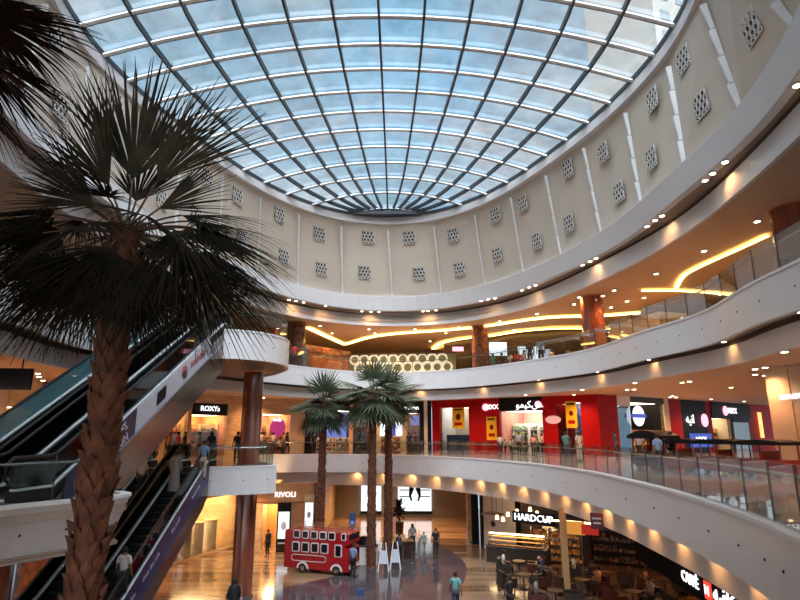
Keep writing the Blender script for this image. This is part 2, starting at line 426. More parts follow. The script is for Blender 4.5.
for k in range(-5, 6):
    beam(lambda Y: sky(k/6, Y), yy, .10, .26, .02, 'rib', 'steel_dark', sk)
for Y in Ys:
    ts = [-1+2*i/36 for i in range(37)]
    beam(lambda s: sky(s, Y), ts, .17, .07, -.06, 'cross_bar', 'steel_white', sk)
    beam(lambda s: sky(s, Y+.15), ts, .06, .16, .03, 'cross_bar', 'steel_dark', sk)
# hub where the ribs meet
sloc(MB().box((cxR, YF-.45, 23.12), (5.0, .5, .25)).build('hub_plate', 'steel_dark', sk))

# ---------- world & sun ----------
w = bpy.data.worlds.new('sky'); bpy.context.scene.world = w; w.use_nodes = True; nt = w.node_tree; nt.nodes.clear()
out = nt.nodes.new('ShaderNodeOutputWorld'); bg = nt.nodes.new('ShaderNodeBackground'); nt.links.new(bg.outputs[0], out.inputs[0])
tc = nt.nodes.new('ShaderNodeTexCoord'); nz = nt.nodes.new('ShaderNodeTexNoise'); nz.inputs['Scale'].default_value = 3.2; nz.inputs['Detail'].default_value = 7
mp = nt.nodes.new('ShaderNodeMapping'); mp.inputs['Scale'].default_value = (1, 1, 2.5)
nt.links.new(tc.outputs['Generated'], mp.inputs[0]); nt.links.new(mp.outputs[0], nz.inputs['Vector'])
cr = nt.nodes.new('ShaderNodeValToRGB'); cr.color_ramp.elements[0].position = .42; cr.color_ramp.elements[1].position = .66
cr.color_ramp.elements[0].color = (.46, .66, .82, 1); cr.color_ramp.elements[1].color = (.86, .89, .91, 1)
nt.links.new(nz.outputs['Fac'], cr.inputs[0])
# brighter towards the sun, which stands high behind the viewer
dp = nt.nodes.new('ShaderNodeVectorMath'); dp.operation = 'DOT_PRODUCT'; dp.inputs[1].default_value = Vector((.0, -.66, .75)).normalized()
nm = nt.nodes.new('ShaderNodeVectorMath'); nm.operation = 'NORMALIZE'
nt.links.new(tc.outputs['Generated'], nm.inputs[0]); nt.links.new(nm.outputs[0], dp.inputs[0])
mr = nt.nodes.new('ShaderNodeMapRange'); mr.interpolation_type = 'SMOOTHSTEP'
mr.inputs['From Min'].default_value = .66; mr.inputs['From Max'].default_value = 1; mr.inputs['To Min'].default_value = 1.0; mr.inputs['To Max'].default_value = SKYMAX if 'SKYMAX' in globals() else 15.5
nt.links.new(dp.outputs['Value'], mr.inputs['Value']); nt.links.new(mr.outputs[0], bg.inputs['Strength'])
mr2 = nt.nodes.new('ShaderNodeMapRange'); mr2.inputs['From Min'].default_value = .55; mr2.inputs['From Max'].default_value = .8
nt.links.new(dp.outputs['Value'], mr2.inputs['Value']); mxc = nt.nodes.new('ShaderNodeMix'); mxc.data_type = 'RGBA'; mxc.inputs[7].default_value = (.97, .95, .97, 1)
d2_ = nt.nodes.new('ShaderNodeVectorMath'); d2_.operation = 'DOT_PRODUCT'; d2_.inputs[1].default_value = Vector((.01, .82, .585)).normalized(); nt.links.new(nm.outputs[0], d2_.inputs[0])
m3 = nt.nodes.new('ShaderNodeMapRange'); m3.interpolation_type = 'SMOOTHSTEP'; m3.inputs['From Min'].default_value = .985; m3.inputs['From Max'].default_value = .998; nt.links.new(d2_.outputs['Value'], m3.inputs['Value'])
mb3 = nt.nodes.new('ShaderNodeMix'); mb3.data_type = 'RGBA'; mb3.inputs[7].default_value = (.42, .74, 1.0, 1); nt.links.new(m3.outputs[0], mb3.inputs[0]); nt.links.new(cr.outputs[0], mb3.inputs[6])
nt.links.new(mr2.outputs[0], mxc.inputs[0]); nt.links.new(mb3.outputs[2], mxc.inputs[6]); nt.links.new(mxc.outputs[2], bg.inputs['Color'])

sc = bpy.context.scene
sc.view_settings.view_transform = 'Standard'; sc.view_settings.look = 'None'; sc.view_settings.gamma = 1; sc.view_settings.exposure = 0.12
sc.cycles.max_bounces = 7; sc.cycles.diffuse_bounces = 4; sc.cycles.glossy_bounces = 3; sc.cycles.transparent_max_bounces = 16
sc.cycles.caustics_reflective = False; sc.cycles.caustics_refractive = False; sc.cycles.sample_clamp_indirect = 4

# tower outside, seen through the right hand panes
tw = empty('building', (33, 66, 0), .35, 'pale tower outside seen faintly through the right side of the glass roof', 'building')
MB().box((0, 0, 36), (9, 12, 72)).build('tower_body', 'tower', tw)
wn = MB()
for i in range(20):
    for j in range(3): wn.box((-2.7+j*2.7, -6.03, 14+i*2.9), (1.5, .1, 1.3))
wn.build('windows', 'slate_win', tw)['kind'] = 'stuff'
mat('sign_dim', (.5, .5, .6), .4)
mat('glow_red_soft', (.5, .12, .15), .4)
mat('ad_edge', (.25, .35, .5), .3)
# ---------- columns ----------
def column(name, x, y, z0, z1, r, m, label, ring_z=None, group=None):
    t = empty(name, (x, y, z0), label=label, cat='column', group=group)
    h = z1-z0
    MB().cyl((0, 0, 0), r, h, 32).build('shaft', m, t)
    MB().cyl((0, 0, 0), r+.05, .12, 32).build('base', 'steel', t)
    MB().cyl((0, 0, h-.06), r+.04, .06, 32).build('collar', 'lamp_rim', t)
    j = MB()
    for k in range(1, 4): j.cyl((0, 0, h*k/4), r+.006, .02, 32)
    j.build('joint', 'groove', t)
    return t
mat('lamp_rim', (.5, .2, .08), .3)
column('column', -7.62, 29.6, 0, 4.75, .5, 'column_red', 'slim dark red marble column on the ground floor under the small white landing')
column('column', -7.62, 29.6, 6.0, 10.75, .5, 'column_red', 'slim dark red marble column on the middle floor behind the top of the lower escalator')
column('column', -7.9, 42.6, 12, 15.9, .68, 'marble_brown', 'brown marble column on the top floor behind the person in red')
column('column', 6.35, 44.2, 12, 15.9, .68, 'marble_brown', 'brown marble column on the top floor beside the white honeycomb hoarding')
column('column', 11.9, 34.2, 12, 15.9, .68, 'column_red', 'dark red column on the top floor in the middle of the right hand gallery')
column('column', 14.9, 20.0, 12, 15.9, .8, 'column_red', 'thick dark red column at the upper right edge of the picture')
column('column', -9.6, 14.2, 0, 4.75, .55, 'column_red', 'dark red column on the ground floor under the near left balcony')

# ---------- glass balustrades ----------
def offset_open(P, d):
    out = []
    for i, p in enumerate(P):
        t = (P[min(i+1, len(P)-1)]-P[max(i-1, 0)]).normalized(); nn = Vector((t.y, -t.x))
        if nn.dot(p-Vector((-.5, 21))) < 0: nn = -nn
        out.append(p+nn*d)
    return out
def balustrade(P, z, step, label, skip):
    t = empty('glass_balustrade', (P[0][0], P[0][1], z), label=label, cat='railing')
    Q = offset(P, .12); L = [0]
    for i in range(len(Q)): L.append(L[-1]+math.dist(Q[i], Q[(i+1) % len(Q)]))
    n = int(L[-1]/step); pts = [pt_on(Q, k/n) for k in range(n)]; run = []; runs = []; cnt = 0
    loc = (-P[0][0], -P[0][1], -z)
    for k in range(n):
        a, b = pts[k], pts[(k+1) % n]
        if skip(a, b):
            if run: runs.append(run); run = []
            continue
        if not run: run = [a]
        run.append(b)
        d = (b-a).normalized(); s_ = Vector((d.y, -d.x))*.012; a2, b2 = a+d*.015, b-d*.015
        vs = [(p.x+q.x, p.y+q.y, h) for h in (z+.02, z+1.04) for p, q in ((a2, s_), (b2, s_), (b2, -s_), (a2, -s_))]
        o = MB().add(vs, [(0, 3, 2, 1), (4, 5, 6, 7), (0, 1, 5, 4), (1, 2, 6, 5), (2, 3, 7, 6), (3, 0, 4, 7)]).build('glass_panel', 'rail_glass', t); o.location = loc
    if run: runs.append(run)
    for r_ in runs:
        if len(r_) > 1:
            o = MB().tube([(p.x, p.y, z+.84) for p in offset_open(r_, .09)], .028, 6).build('handrail', 'steel', t); o.location = loc
    for r_ in runs:
        m = MB()
        for p in r_[1:-1]: m.box((p.x, p.y, z+.53), (.02, .02, 1.0))
        if m.v: o = m.build('joint_strip', 'steel_dark', t); o.location = loc; o['kind'] = 'stuff'
    return t
balustrade(L1P, 6.1, 1.35, 'clear glass balustrade along the edge of the middle floor', lambda a, b: (a.x+b.x)/2 < -8.6 and 26.8 < (a.y+b.y)/2 < 28 or (a.y+b.y)/2 < 2.5)
balustrade(L2P, 12.1, 1.35, 'clear glass balustrade along the edge of the top floor', lambda a, b: ((a.x+b.x)/2 < -8.0 and 24.3 < (a.y+b.y)/2 < 25.2) or (a.y+b.y)/2 < 2)

# ---------- escalators ----------
def escalator(top, d2, rise, label, group, width=1.55, left_glass=True, teal=False, panel=None):
    run = rise/math.tan(R(30)); d = Vector(d2).normalized()     # d: horizontal direction from foot to top
    foot = Vector(top)-Vector((d.x*run, d.y*run, rise)); rz = math.atan2(d.y, d.x)-PI/2
    t = empty('escalator', foot, rz, label, 'escalator', group)
    w = width/2; c, s_ = math.cos(R(30)), math.sin(R(30))
    def prof(off): return [(-1.3, off), (0, off), (run, rise+off), (run+.9, rise+off)]
    # truss with side cladding
    k = .85
    poly = [(-.9, .03), (.05, .03), (run, rise), (run, rise-1.75), (run-.6, rise-2.1), (3.1, -.02), (-.9, -.02)] if foot.z > 5 else [(-.9, .03), (.05, .03), (run, rise), (run, rise-1.3), (run-.5, rise-1.75), (2.6, .0), (-.9, .0)]
    MB().prism(poly, 'x', -w, w).build('truss', 'cladding', t)
    # deck strips beside the steps
    for sx in (-1, 1):
        x0, x1 = sorted((sx*(w-.27), sx*w)); P = prof(.30)
        MB().prism([(P[0][0], .06), (P[1][0]-.1, .06), (P[2][0], P[2][1]-.30+.06), (P[3][0], rise+.06), (P[3][0], P[3][1]), P[2], P[1], P[0]], 'x', x0, x1).build('side_skirt', 'black', t)
        P2 = prof(.30); xm = sx*(w-.12)
        MB().prism(P2+[(p[0], p[1]+.05) for p in reversed(P2)], 'x', xm-.07, xm+.07).build('deck_strip', 'steel_white', t)
        G = prof(.35)
        gp = [G[0], G[1], G[2], G[3], (G[3][0]+.15, G[3][1]+.35), (G[3][0], rise+1.0), (run-.05, rise+1.0), (-.1, 1.0), (-1.3, 1.0), (-1.5, .65)]
        MB().prism(gp, 'x', xm-.01, xm+.01).build('glass_side', 'teal_glass' if teal and sx < 0 else 'escalator_glass', t)
        hp = [(xm, -.9, .40), (xm, -1.35, .42), (xm, -1.6, .6), (xm, -1.6, .85), (xm, -1.4, 1.02), (xm, -.15, 1.04), (xm, 0.1, 1.1), (xm, run-.1, rise+1.04), (xm, run+.1, rise+1.06),
              (xm, run+.95, rise+1.04), (xm, run+1.12, rise+.88), (xm, run+1.12, rise+.62), (xm, run+.95, rise+.44), (xm, run+.6, rise+.42)]
        MB().tube(hp, .042, 8).build('handrail', 'rubber', t)
    # steps
    st = MB().box((0, .2, -.1), (2*w-.58, .41, .2)); tr = MB()
    n = int(run/.4)
    proto = None
    for i in range(n):
        y = .05+i*.4; z = (i+1)*.4*math.tan(R(30))-.02
        if proto is None:
            proto = MB().box((0, .2, -.06), (2*w-.58, .40, .22)).build('step', 'step_grey', t); proto.location = (0, y, z)
            ye = MB()
            for q in range(9): ye.box((-.42+q*.105, .2, .055), (.03, .39, .012))
            tp = ye.build('tread_ridge', 'steel_dark', proto); tp['kind'] = 'stuff'
        else: copy_tree(proto, t, (0, y, z))
    for yy_, zz in ((-.55, .075), (run+.35, rise+.05)):
        MB().box((0, yy_, zz), (2*w-.56, .9, .05)).build('comb_plate', 'steel', t)
    return t, foot, rz, run
mat('step_grey', (.012, .012, .014), .5, .4)
mat('ad_navy', (.012, .014, .06), .35); mat('ad_white', (.55, .57, .66), .4); mat('ad_blue', (.02, .05, .16), .3); mat('ad_purple', (.035, .015, .10), .3)
DU = (.7, 10.4)
def esc_pair(top_right, z_top, gap, labels, group, d2, w=1.5):
    d = Vector(d2).normalized(); r = Vector((d.y, -d.x)); res = []
    for i, lab in enumerate(labels):
        c = Vector(top_right)-r*(w/2+i*(w+gap)); res.append(escalator((c.x, c.y, z_top), d2, 6.0, lab, group, w, teal=(i == 1 and z_top > 8)))
    return res
up = esc_pair((-7.75, 24.75), 12.05, .12, ['upper escalator nearest the viewer, with white and navy advertising along its side', 'upper escalator on the far side of the upper pair, with a teal glass side'], 'escalators', (.6, 10.4))
lo = esc_pair((-8.85, 27.35), 6.05, .12, ['lower escalator on the right of the lower pair, with a purple lettered side', 'lower escalator on the left of the lower pair, next to the steel cladding'], 'escalators', (.25, 10.4))
def side_panel(t, run, rise, w, y0, y1, z0, z1, m, name='advertising_panel'):
    q = math.tan(R(30)); P = [(y0, y0*q+z0), (y1, y1*q+z0), (y1, y1*q+z1), (y0, y0*q+z1)]
    return MB().prism(P, 'x', w+.005, w+.03).build(name, m, t)
def side_text(par, s, size, y, zoff, w, m, bold=.004):
    q = math.tan(R(30)); o = text('lettering', s, size, m, par, (w+.045, y, y*q+zoff), (0, 0, 0), .008, 'CENTER', bold)
    o.rotation_euler = Matrix(((0, 0, 1), (math.cos(R(30)), -math.sin(R(30)), 0), (math.sin(R(30)), math.cos(R(30)), 0))).to_euler()
    return o
t, foot, rz, run = up[0]; w = .75
pp = side_panel(t, run, 6, w, .3, 3.4, -.42, .34, 'ad_navy')
side_text(pp, '& STORES', .34, 2.25, .13, w, 'sign_dim'); side_text(pp, 'IN A NATION', .34, 2.1, -.25, w, 'sign_dim')
pw = side_panel(t, run, 6, w, 3.45, 8.8, -.42, .34, 'ad_white')
bb = side_panel(pw, run, 6, w+.03, 4.6, 5.15, -.22, .2, 'black', 'black_square')
em = MB().cyl((0, 0, 0), .22, .02, 18).build('round_emblem', 'glow_red_soft', pw); em.rotation_euler = (0, PI/2, 0); em.location = (w+.04, 6.5, 6.5*.577+.03)
em = MB().cyl((0, 0, 0), .15, .02, 18).build('round_emblem', 'ad_navy', pw); em.rotation_euler = (0, PI/2, 0); em.location = (w+.055, 6.5, 6.5*.577-.08)
side_text(pw, 'FORTUNE', .3, 7.6, 0, w, 'glow_red_soft')
side_panel(t, run, 6, w, .3, 10.2, -.5, -.42, 'ad_edge', 'edge_trim')
t, foot, rz, run = lo[0]
pp = side_panel(t, run, 6, w, -.2, 10.2, -.30, .34, 'ad_purple')
for y, s_ in ((1.6, 'fashion'), (3.4, 'dining & fun'), (5.0, 'shop the sale'), (6.9, 'the mall'), (8.8, 'welcome')): side_text(pp, s_, .26, y, .02, w, 'sign_dim', .002)
side_panel(t, run, 6, w, -.2, 10.2, -.62, -.30, 'ad_blue', 'edge_trim')
# ---------- palms ----------
mat('frond_dark', (.017, .017, .012), .6, noise=(3, (.042, .032, .02)))
mat('frond_brown', (.05, .022, .015), .6, noise=(3, (.02, .012, .01)))
mat('frond_green', (.05, .075, .045), .55, noise=(2, (.10, .12, .07)))
for _m in ('frond_dark', 'frond_brown'): MATS[_m].node_tree.nodes['Principled BSDF'].inputs['Specular IOR Level'].default_value = .08; MATS[_m].node_tree.nodes['Principled BSDF'].inputs['Roughness'].default_value = .9
mat('petiole', (.07, .032, .018), .6)
mat('palm_bark', (.065, .022, .010), .75, noise=(5, (.17, .06, .028)), bump=.4, bscale=14)
def frond(mb_leaf, mb_pet, base, az, el, lp, lf, n=36, wid=.035, droop=.5, spread=115, join=.45, seg=5, rr=rnd, roll=0):
    ca, sa = math.cos(az), math.sin(az)
    def D(e): return Vector((ca*math.cos(e), sa*math.cos(e), math.sin(e)))
    pts = []; p = Vector(base); e = el
    for i in range(6):
        pts.append(p.copy()); p = p+D(e)*lp/5; e -= droop*.10
    mb_pet.tube(pts, [wid*.9, wid*.7, wid*.6, wid*.55, wid*.5, wid*.45], 5)
    o = pts[-1]; fwd = D(e); side = Vector((-sa, ca, 0)); nrm = side.cross(fwd).normalized()
    if roll: side = (Matrix.Rotation(roll, 3, fwd) @ side); nrm = side.cross(fwd).normalized()
    for k in range(n):
        th = R(-spread+2*spread*(k+.5)/n+rr.uniform(-1.5, 1.5)); L = lf*(.72+.28*math.cos(th))*rr.uniform(.88, 1.06)
        d = fwd*math.cos(th)+side*math.sin(th); w = wid*1.0; vs = []
        d = (d+nrm*(.22*abs(math.sin(th)))).normalized()
        pp = o.copy(); dd = d.copy(); tw = dd.cross(nrm).normalized()
        # stations
        fs = []
        halfgap = L*math.radians(2*spread/n)/2
        for s in range(seg+1):
            f = s/seg
            if f <= join: ww = f*halfgap*1.05+.004
            else: ww = max(.003, (join*halfgap*1.05)*(1-(f-join)/(1-join))**.7)
            fold = nrm*ww*.45
            vs += [pp-tw*ww+fold*.5, pp-fold*.5, pp+tw*ww+fold*.5]
            pp = pp+dd*L/seg; g = droop*(.10+.55*f*f)*(1+.5*abs(math.sin(th)))*rr.uniform(.7, 1.3)
            dd = (dd+Vector((0, 0, -1))*g*.45+Vector((rr.uniform(-.03, .03), rr.uniform(-.03, .03), 0))).normalized()
        for s in range(seg):
            a = 3*s; fs += [(a, a+1, a+4, a+3), (a+1, a+2, a+5, a+4)]
        mb_leaf.add(vs, fs)
def add_frond(par, off, az, el, lp, lf, m='frond_dark', **k):
    a, b = MB(), MB(); frond(a, b, off, az, el, lp, lf, **k)
    me = a.mesh('frond'); 
    o = bpy.data.objects.new('frond', me); C.objects.link(o); o.parent = par; me.materials.append(MATS[m])
    b.build('leaf_stalk', 'petiole', o)
    return o
def trunk(par, h, r0, r1, per=9, dz=.15, out=.075, z0=0, m='palm_bark', rr=rnd):
    mb = MB(); zs = [h*i/20 for i in range(21)]
    mb.tube([(0, 0, z) for z in zs], [(r0+(r1-r0)*z/h)*(1.25 if z < .3 else 1) for z in zs], 16)
    rows = int((h-z0)/dz)
    for j in range(rows):
        z = z0+j*dz; r = r0+(r1-r0)*z/h
        for i in range(per):
            a = 2*PI*(i+(.5 if j % 2 else 0))/per+rr.uniform(-.12, .12); z_ = z+rr.uniform(-.04, .04)
            wd = 2*PI*r/per*.62*rr.uniform(.8, 1.15); hh = dz*rr.uniform(1.5, 2.1); oo = out*rr.uniform(.6, 1.5)
            c, s = math.cos(a), math.sin(a); T = Vector((-s, c, 0)); N = Vector((c, s, 0)); B = N*(r-.01)+Vector((0, 0, z_))
            U = Vector((0, 0, 1))
            tip = B+N*(oo*1.15)+U*hh; v = [B-T*wd*.7, B+T*wd*.7, B-T*wd+U*hh*.55+N*oo*.45, B+T*wd+U*hh*.55+N*oo*.45, tip-T*wd*.35, tip+T*wd*.35,
                 B+N*oo*.6+U*hh*.35, B-T*wd*.6+U*hh*.8, B+T*wd*.6+U*hh*.8]
            mb.add(v, [(0, 1, 6), (0, 6, 2), (1, 3, 6), (2, 6, 5, 4), (3, 5, 6), (2, 4, 7), (3, 8, 5), (4, 5, 8, 7)])
    return mb.build('trunk', m, par)
# near palm
K = atY(126, 230, 6.3)
np_ = empty('palm_tree', (K.x, K.y, 0), label='tall palm close to the viewer at the left with a rough brown scaly trunk', cat='palm tree')
H = K.z
trunk(np_, H, .18, .125, per=8, dz=.15, out=.065)
pr = random.Random(3)
off = (0, 0, H-.05)
near = []
# upright fans: (azimuth deg, elevation deg, stalk, blade)
for az, el, lp, lf in [(110, 87, .66, 1.32), (178, 70, .62, 1.0), (2, 71, .66, 1.10), (100, 66, .5, .8), (182, 40, .5, .8), (-8, 38, .45, .7)]:
    near.append((az, el, lp, lf, .16))
for az, el, lp, lf in [(180, 12, .7, 1.15), (205, 0, .75, 1.15), (160, 3, .8, 1.2), (0, 14, .8, 1.15), (-25, 2, .75, 1.15), (22, 3, .8, 1.2), (-5, -8, .8, 1.2), (230, 10, .7, 1.1),
                       (310, 8, .7, 1.1), (270, 0, .7, 1.0), (60, 8, .8, 1.1), (120, 8, .8, 1.1), (90, 20, .7, 1.1), (340, -6, .75, 1.2), (15, 25, .7, 1.1), (190, -10, .75, 1.2), (170, 28, .65, 1.1), (10, 36, .6, 1.0), (90, 40, .6, 1.0), (270, 34, .5, .9), (-12, 12, .8, 1.15), (196, 20, .7, 1.1), (30, -14, .8, 1.15), (152, -12, .8, 1.1)]:
    near.append((az, el, lp, lf, .85))
for az, el, lp, lf in [(175, -25, .6, 1.1), (200, -35, .55, 1.05), (225, -45, .45, .95), (150, -35, .6, 1.0), (-15, -30, .65, 1.1), (-35, -42, .5, 1.0), (10, -40, .6, 1.1), (30, -35, .6, 1.0),
                       (250, -55, .35, .8), (290, -60, .35, .8), (315, -50, .4, .9), (270, -35, .4, .9), (180, -55, .4, .85), (0, -58, .45, .95), (60, -50, .5, .9), (120, -50, .5, .9), (90, -40, .5, .9)]:
    near.append((az, el, lp, lf, .55))
for az, el, lp, lf, dr in near:
    upr = dr < .2
    add_frond(np_, off, R(az+pr.uniform(-5, 5)), R(el+pr.uniform(-3, 3)), lp*1.12, lf*(1.42 if upr else pr.uniform(1.1, 1.28)), n=38 if upr else 36, wid=.024, droop=dr, spread=40 if upr else 72, join=.52 if upr else .32, seg=6, rr=pr,
              roll=(R(72)*(1 if abs(math.cos(R(az))) > .5 else 0) if upr else pr.uniform(-.5, .5)))
# second near palm, mostly outside the picture at the upper left
K2 = atY(-100, 22, 5.2)
p2_ = empty('palm_tree', (K2.x, K2.y, 0), label='palm mostly outside the upper left corner, only hanging fronds in view', cat='palm tree')
trunk(p2_, K2.z, .28, .22, per=8, dz=.2, out=.08)
for az, el, lp, lf, dr in [(0, 30, .75, 1.25, .95), (-25, 12, .6, 1.2, 1.0), (30, 42, .75, 1.3, .8), (5, -12, .75, 1.35, .55), (-20, -30, .65, 1.2, .5), (20, -28, .8, 1.2, .5), (60, 20, .7, 1.2, .7), (180, 30, .7, 1.1, .6), (120, 10, .7, 1.1, .6), (240, 0, .7, 1.1, .6)]:
    add_frond(p2_, (0, 0, K2.z-.05), R(az), R(el), lp, lf, 'frond_brown', n=34, wid=.03, droop=dr, spread=80, join=.5, seg=7, rr=pr)
# small palms on the ground floor
def small_palm(x, y, crown_z, lab, seed, r0=.2, sc=1.0):
    t = empty('palm_tree', (x, y, 0), label=lab, cat='palm tree', group='palms standing on the ground floor'); q = random.Random(seed)
    trunk(t, crown_z, r0+.06, r0, per=7, dz=.28, out=.07, rr=q)
    for i in range(30):
        if i < 5: el, lf, dr = q.uniform(55, 85), 1.2, .2
        elif i < 16: el, lf, dr = q.uniform(0, 38), 1.5, .55
        else: el, lf, dr = q.uniform(-50, -5), 1.3, .5
        add_frond(t, (0, 0, crown_z-.05), R(i*137.5), R(el), .75*sc, lf*sc*q.uniform(.85, 1.05), 'frond_green', n=18, wid=.045, droop=dr, spread=95, join=.45, seg=4, rr=q)
    return t
A = at(371, 568, 0); small_palm(A.x, A.y, 10.0, 'centre palm on the ground floor, nearest of the group beside the red bus', 11, .17, 1.4)
A = at(386, 563, 0); small_palm(A.x+.1, A.y+1.2, 10.0, 'palm directly behind the centre palm, its trunk just to the right', 12, .17, 1.3)
A = atY(319, 560, 37.5); small_palm(A.x, 37.5, 9.45, 'leftmost of the ground floor palms, growing behind the red bus', 13, .17, 1.3)
# ---------- outer walls and shop fronts ----------
class Front:      # a wall line seen from the atrium; local x runs to the viewer's right, y away from the viewer
    def __init__(s, a, b, z0, z1):
        s.a = Vector(a); s.b = Vector(b); s.z0 = z0; s.h = z1-z0; d = s.b-s.a; s.L = d.length; s.d = d.normalized(); s.n = Vector((-s.d.y, s.d.x)); s.ang = math.atan2(s.d.y, s.d.x)
        s.root = empty('wall_front', (a[0], a[1], z0), s.ang, kind='structure')
    def lx(s, px):   # local x where the sight line through a pixel column meets the wall
        u = (px-400)/F; best = 0; lo_, hi = -5, s.L+5
        def f(t):
            p = s.a+s.d*t; dep = p.y*math.cos(TH)+(s.z0+2-CZ)*math.sin(TH); return p.x/dep-u
        for _ in range(40):
            m = (lo_+hi)/2
            if f(m) > 0: hi = m
            else: lo_ = m
        return lo_
    def W(s, x, y, z): p = s.a+s.d*x+s.n*y; return Vector((p.x, p.y, s.z0+z))
    def box(s, name, m, x0, x1, y0, y1, z0, z1, root=True):
        mb = MB().box(((x0+x1)/2, (y0+y1)/2, (z0+z1)/2), (x1-x0, y1-y0, z1-z0))
        return mb.build(name, m, s.root) if root else mb.build(name, m, None, s.W(0, 0, 0), s.ang)
    def solid(s, x0, x1, m, z0=0, z1=None, y0=0, y1=.35, name='wall_panel'): return s.box(name, m, x0, x1, y0, y1, z0, s.h if z1 is None else z1)
    def open(s, x0, x1, back, header='black', hz=3.2, depth=3.5, light=None, side='olive', glass_=True, sill=0, ceil='lamp_room'):
        s.box('back_wall', back, x0, x1, depth, depth+.1, 0, s.h); s.box('side_wall', side, x0-.06, x0, .1, depth, 0, s.h); s.box('side_wall', side, x1, x1+.06, .1, depth, 0, s.h)
        if header: s.box('header', header, x0, x1, -.05, .2, hz, s.h)
        if sill: s.box('sill', header or 'black', x0, x1, -.02, .25, 0, sill)
        s.box('light_panel', ceil, x0+.2, x1-.2, .6, depth-.3, hz+.02, hz+.08)
        if glass_: s.box('display_glass', 'shop_glass', x0, x1, .02, .035, sill, hz)
emis('lamp_room', (1, .78, .52), 5); emis('lamp_room_white', (1, .93, .85), 5); emis('lamp_room_gold', (1, .62, .30), 15); emis('lamp_room_dim', (1, .7, .45), 1.2)
mat('orange_wall', (.55, .16, .05), .5, noise=(1.6, (.7, .3, .1))); mat('tan_wall', (.55, .38, .22), .5); mat('pink_wall', (.5, .2, .18), .5, noise=(1.2, (.6, .35, .2)))
mat('cream', (.62, .52, .38), .5); mat('teal', (.08, .3, .32), .5); mat('yellow', (.80, .52, .02), .4); mat('blue_counter', (.03, .09, .26), .4); mat('blue_wall', (.05, .08, .2), .4)
def goods_mat(name, cols, scale):
    m = bpy.data.materials.new(name); m.use_nodes = True; MATS[name] = m; nt = m.node_tree; b = nt.nodes['Principled BSDF']
    v = nt.nodes.new('ShaderNodeTexVoronoi'); v.inputs['Scale'].default_value = scale; tc = nt.nodes.new('ShaderNodeTexCoord'); r = nt.nodes.new('ShaderNodeValToRGB'); r.color_ramp.interpolation = 'CONSTANT'
    sp = nt.nodes.new('ShaderNodeSeparateColor')
    nt.links.new(tc.outputs['Object'], v.inputs['Vector']); nt.links.new(v.outputs['Color'], sp.inputs[0]); nt.links.new(sp.outputs[0], r.inputs[0]); nt.links.new(r.outputs[0], b.inputs['Base Color'])
    for i, c in enumerate(cols):
        e = r.color_ramp.elements[i] if i < 2 else r.color_ramp.elements.new(i/len(cols))
        e.position = i/len(cols); e.color = (*c, 1)
    return m
goods_mat('goods_mixed', [(.5, .05, .04), (.6, .5, .35), (.05, .1, .25), (.7, .7, .65), (.05, .25, .1), (.6, .3, .03), (.03, .03, .03)], 5)
goods_mat('goods_pastry', [(.55, .22, .05), (.75, .42, .12), (.8, .55, .25), (.35, .12, .03)], 12)
goods_mat('goods_blue', [(.1,.15,.4),(.5,.5,.6),(.6,.6,.7),(.2,.2,.5)], 3)
mat('slate', (.03, .045, .065), .6)
mat('emblem_purple', (.35, .03, .16), .4, emit=(.5,.05,.3), es=.4)
mat('emblem_pink', (.6, .35, .38), .4, emit=(1,.6,.65), es=.35)
mat('glow_blue_dim', (.1,.15,.35), .4, emit=(.2,.3,.8), es=.5)
goods_mat('goods_red', [(.6, .04, .03), (.75, .6, .45), (.5, .1, .05), (.8, .7, .6), (.3, .02, .02)], 3)
goods_mat('goods_green', [(.15, .5, .12), (.5, .65, .2), (.7, .75, .7), (.1, .3, .12)], 6)
goods_mat('goods_dark', [(.1, .06, .04), (.25, .2, .15), (.03, .03, .03), (.3, .08, .05)], 6)
emis('lamp_room_bright', (1, .66, .32), 30)
def shelf(loc, rz, w, h, label, n=4, goods='goods_mixed', frame='white', d=.45, seed=0, group=None):
    t = empty('display_shelf', loc, rz, label, 'shelf', group); q = random.Random(seed)
    f = MB()
    for x in (-w/2, w/2): f.box((x, 0, h/2), (.05, d, h))
    f.box((0, d/2, h/2), (w, .03, h)); f.build('frame', frame, t)
    for i in range(n):
        z = .12+i*(h-.15)/n; MB().box((0, 0, z), (w-.06, d, .04)).build('shelf_board', frame, t)
    g = MB()
    for i in range(n):
        z = .14+i*(h-.15)/n; x = -w/2+.12
        while x < w/2-.15:
            ww = q.uniform(.1, .25); hh = q.uniform(.12, (h-.15)/n*.75); g.box((x+ww/2, -.03, z+hh/2), (ww, d*.6, hh)); x += ww+q.uniform(.02, .1)
    g.build('goods', goods, t)['kind'] = 'stuff'
    return t
def signboard(fr, px, z, s, size, m, label, y=-.12, back=None, w=None, bold=.008, sx=1, name='shop_sign'):
    x = fr.lx(px); loc = fr.W(x, y, z); t = empty(name, loc, fr.ang, label, 'sign')
    if back: MB().box((0, .03, 0), (w or len(s)*size*.7, .05, size*1.5)).build('backing', back, t)
    text('lettering', s, size, m, t, (0, 0, 0), (PI/2, 0, 0), .015, 'CENTER', bold, sx=sx)
    return t
def poster(fr, px0, px1, z0, z1, label, m='yellow', y=-.05, kind='poster'):
    x0, x1 = fr.lx(px0), fr.lx(px1); w_ = x1-x0; t = empty('poster', fr.W((x0+x1)/2, y, (z0+z1)/2), fr.ang, label, 'poster')
    MB().box((0, 0, 0), (w_, .04, z1-z0)).build('board', m, t)
    if kind == 'poster':
        h = z1-z0; MB().sphere((0, -.03, h*.05), w_*.2, sc=(1, .12, 1.2)).build('printed_face', 'dark_red', t); MB().box((0, -.03, -h*.28), (w_*.6, .02, h*.14)).build('printed_strip', 'red_wall', t)
        MB().box((0, -.03, h*.4), (w_*.7, .02, h*.07)).build('printed_line', 'black', t)
    return t
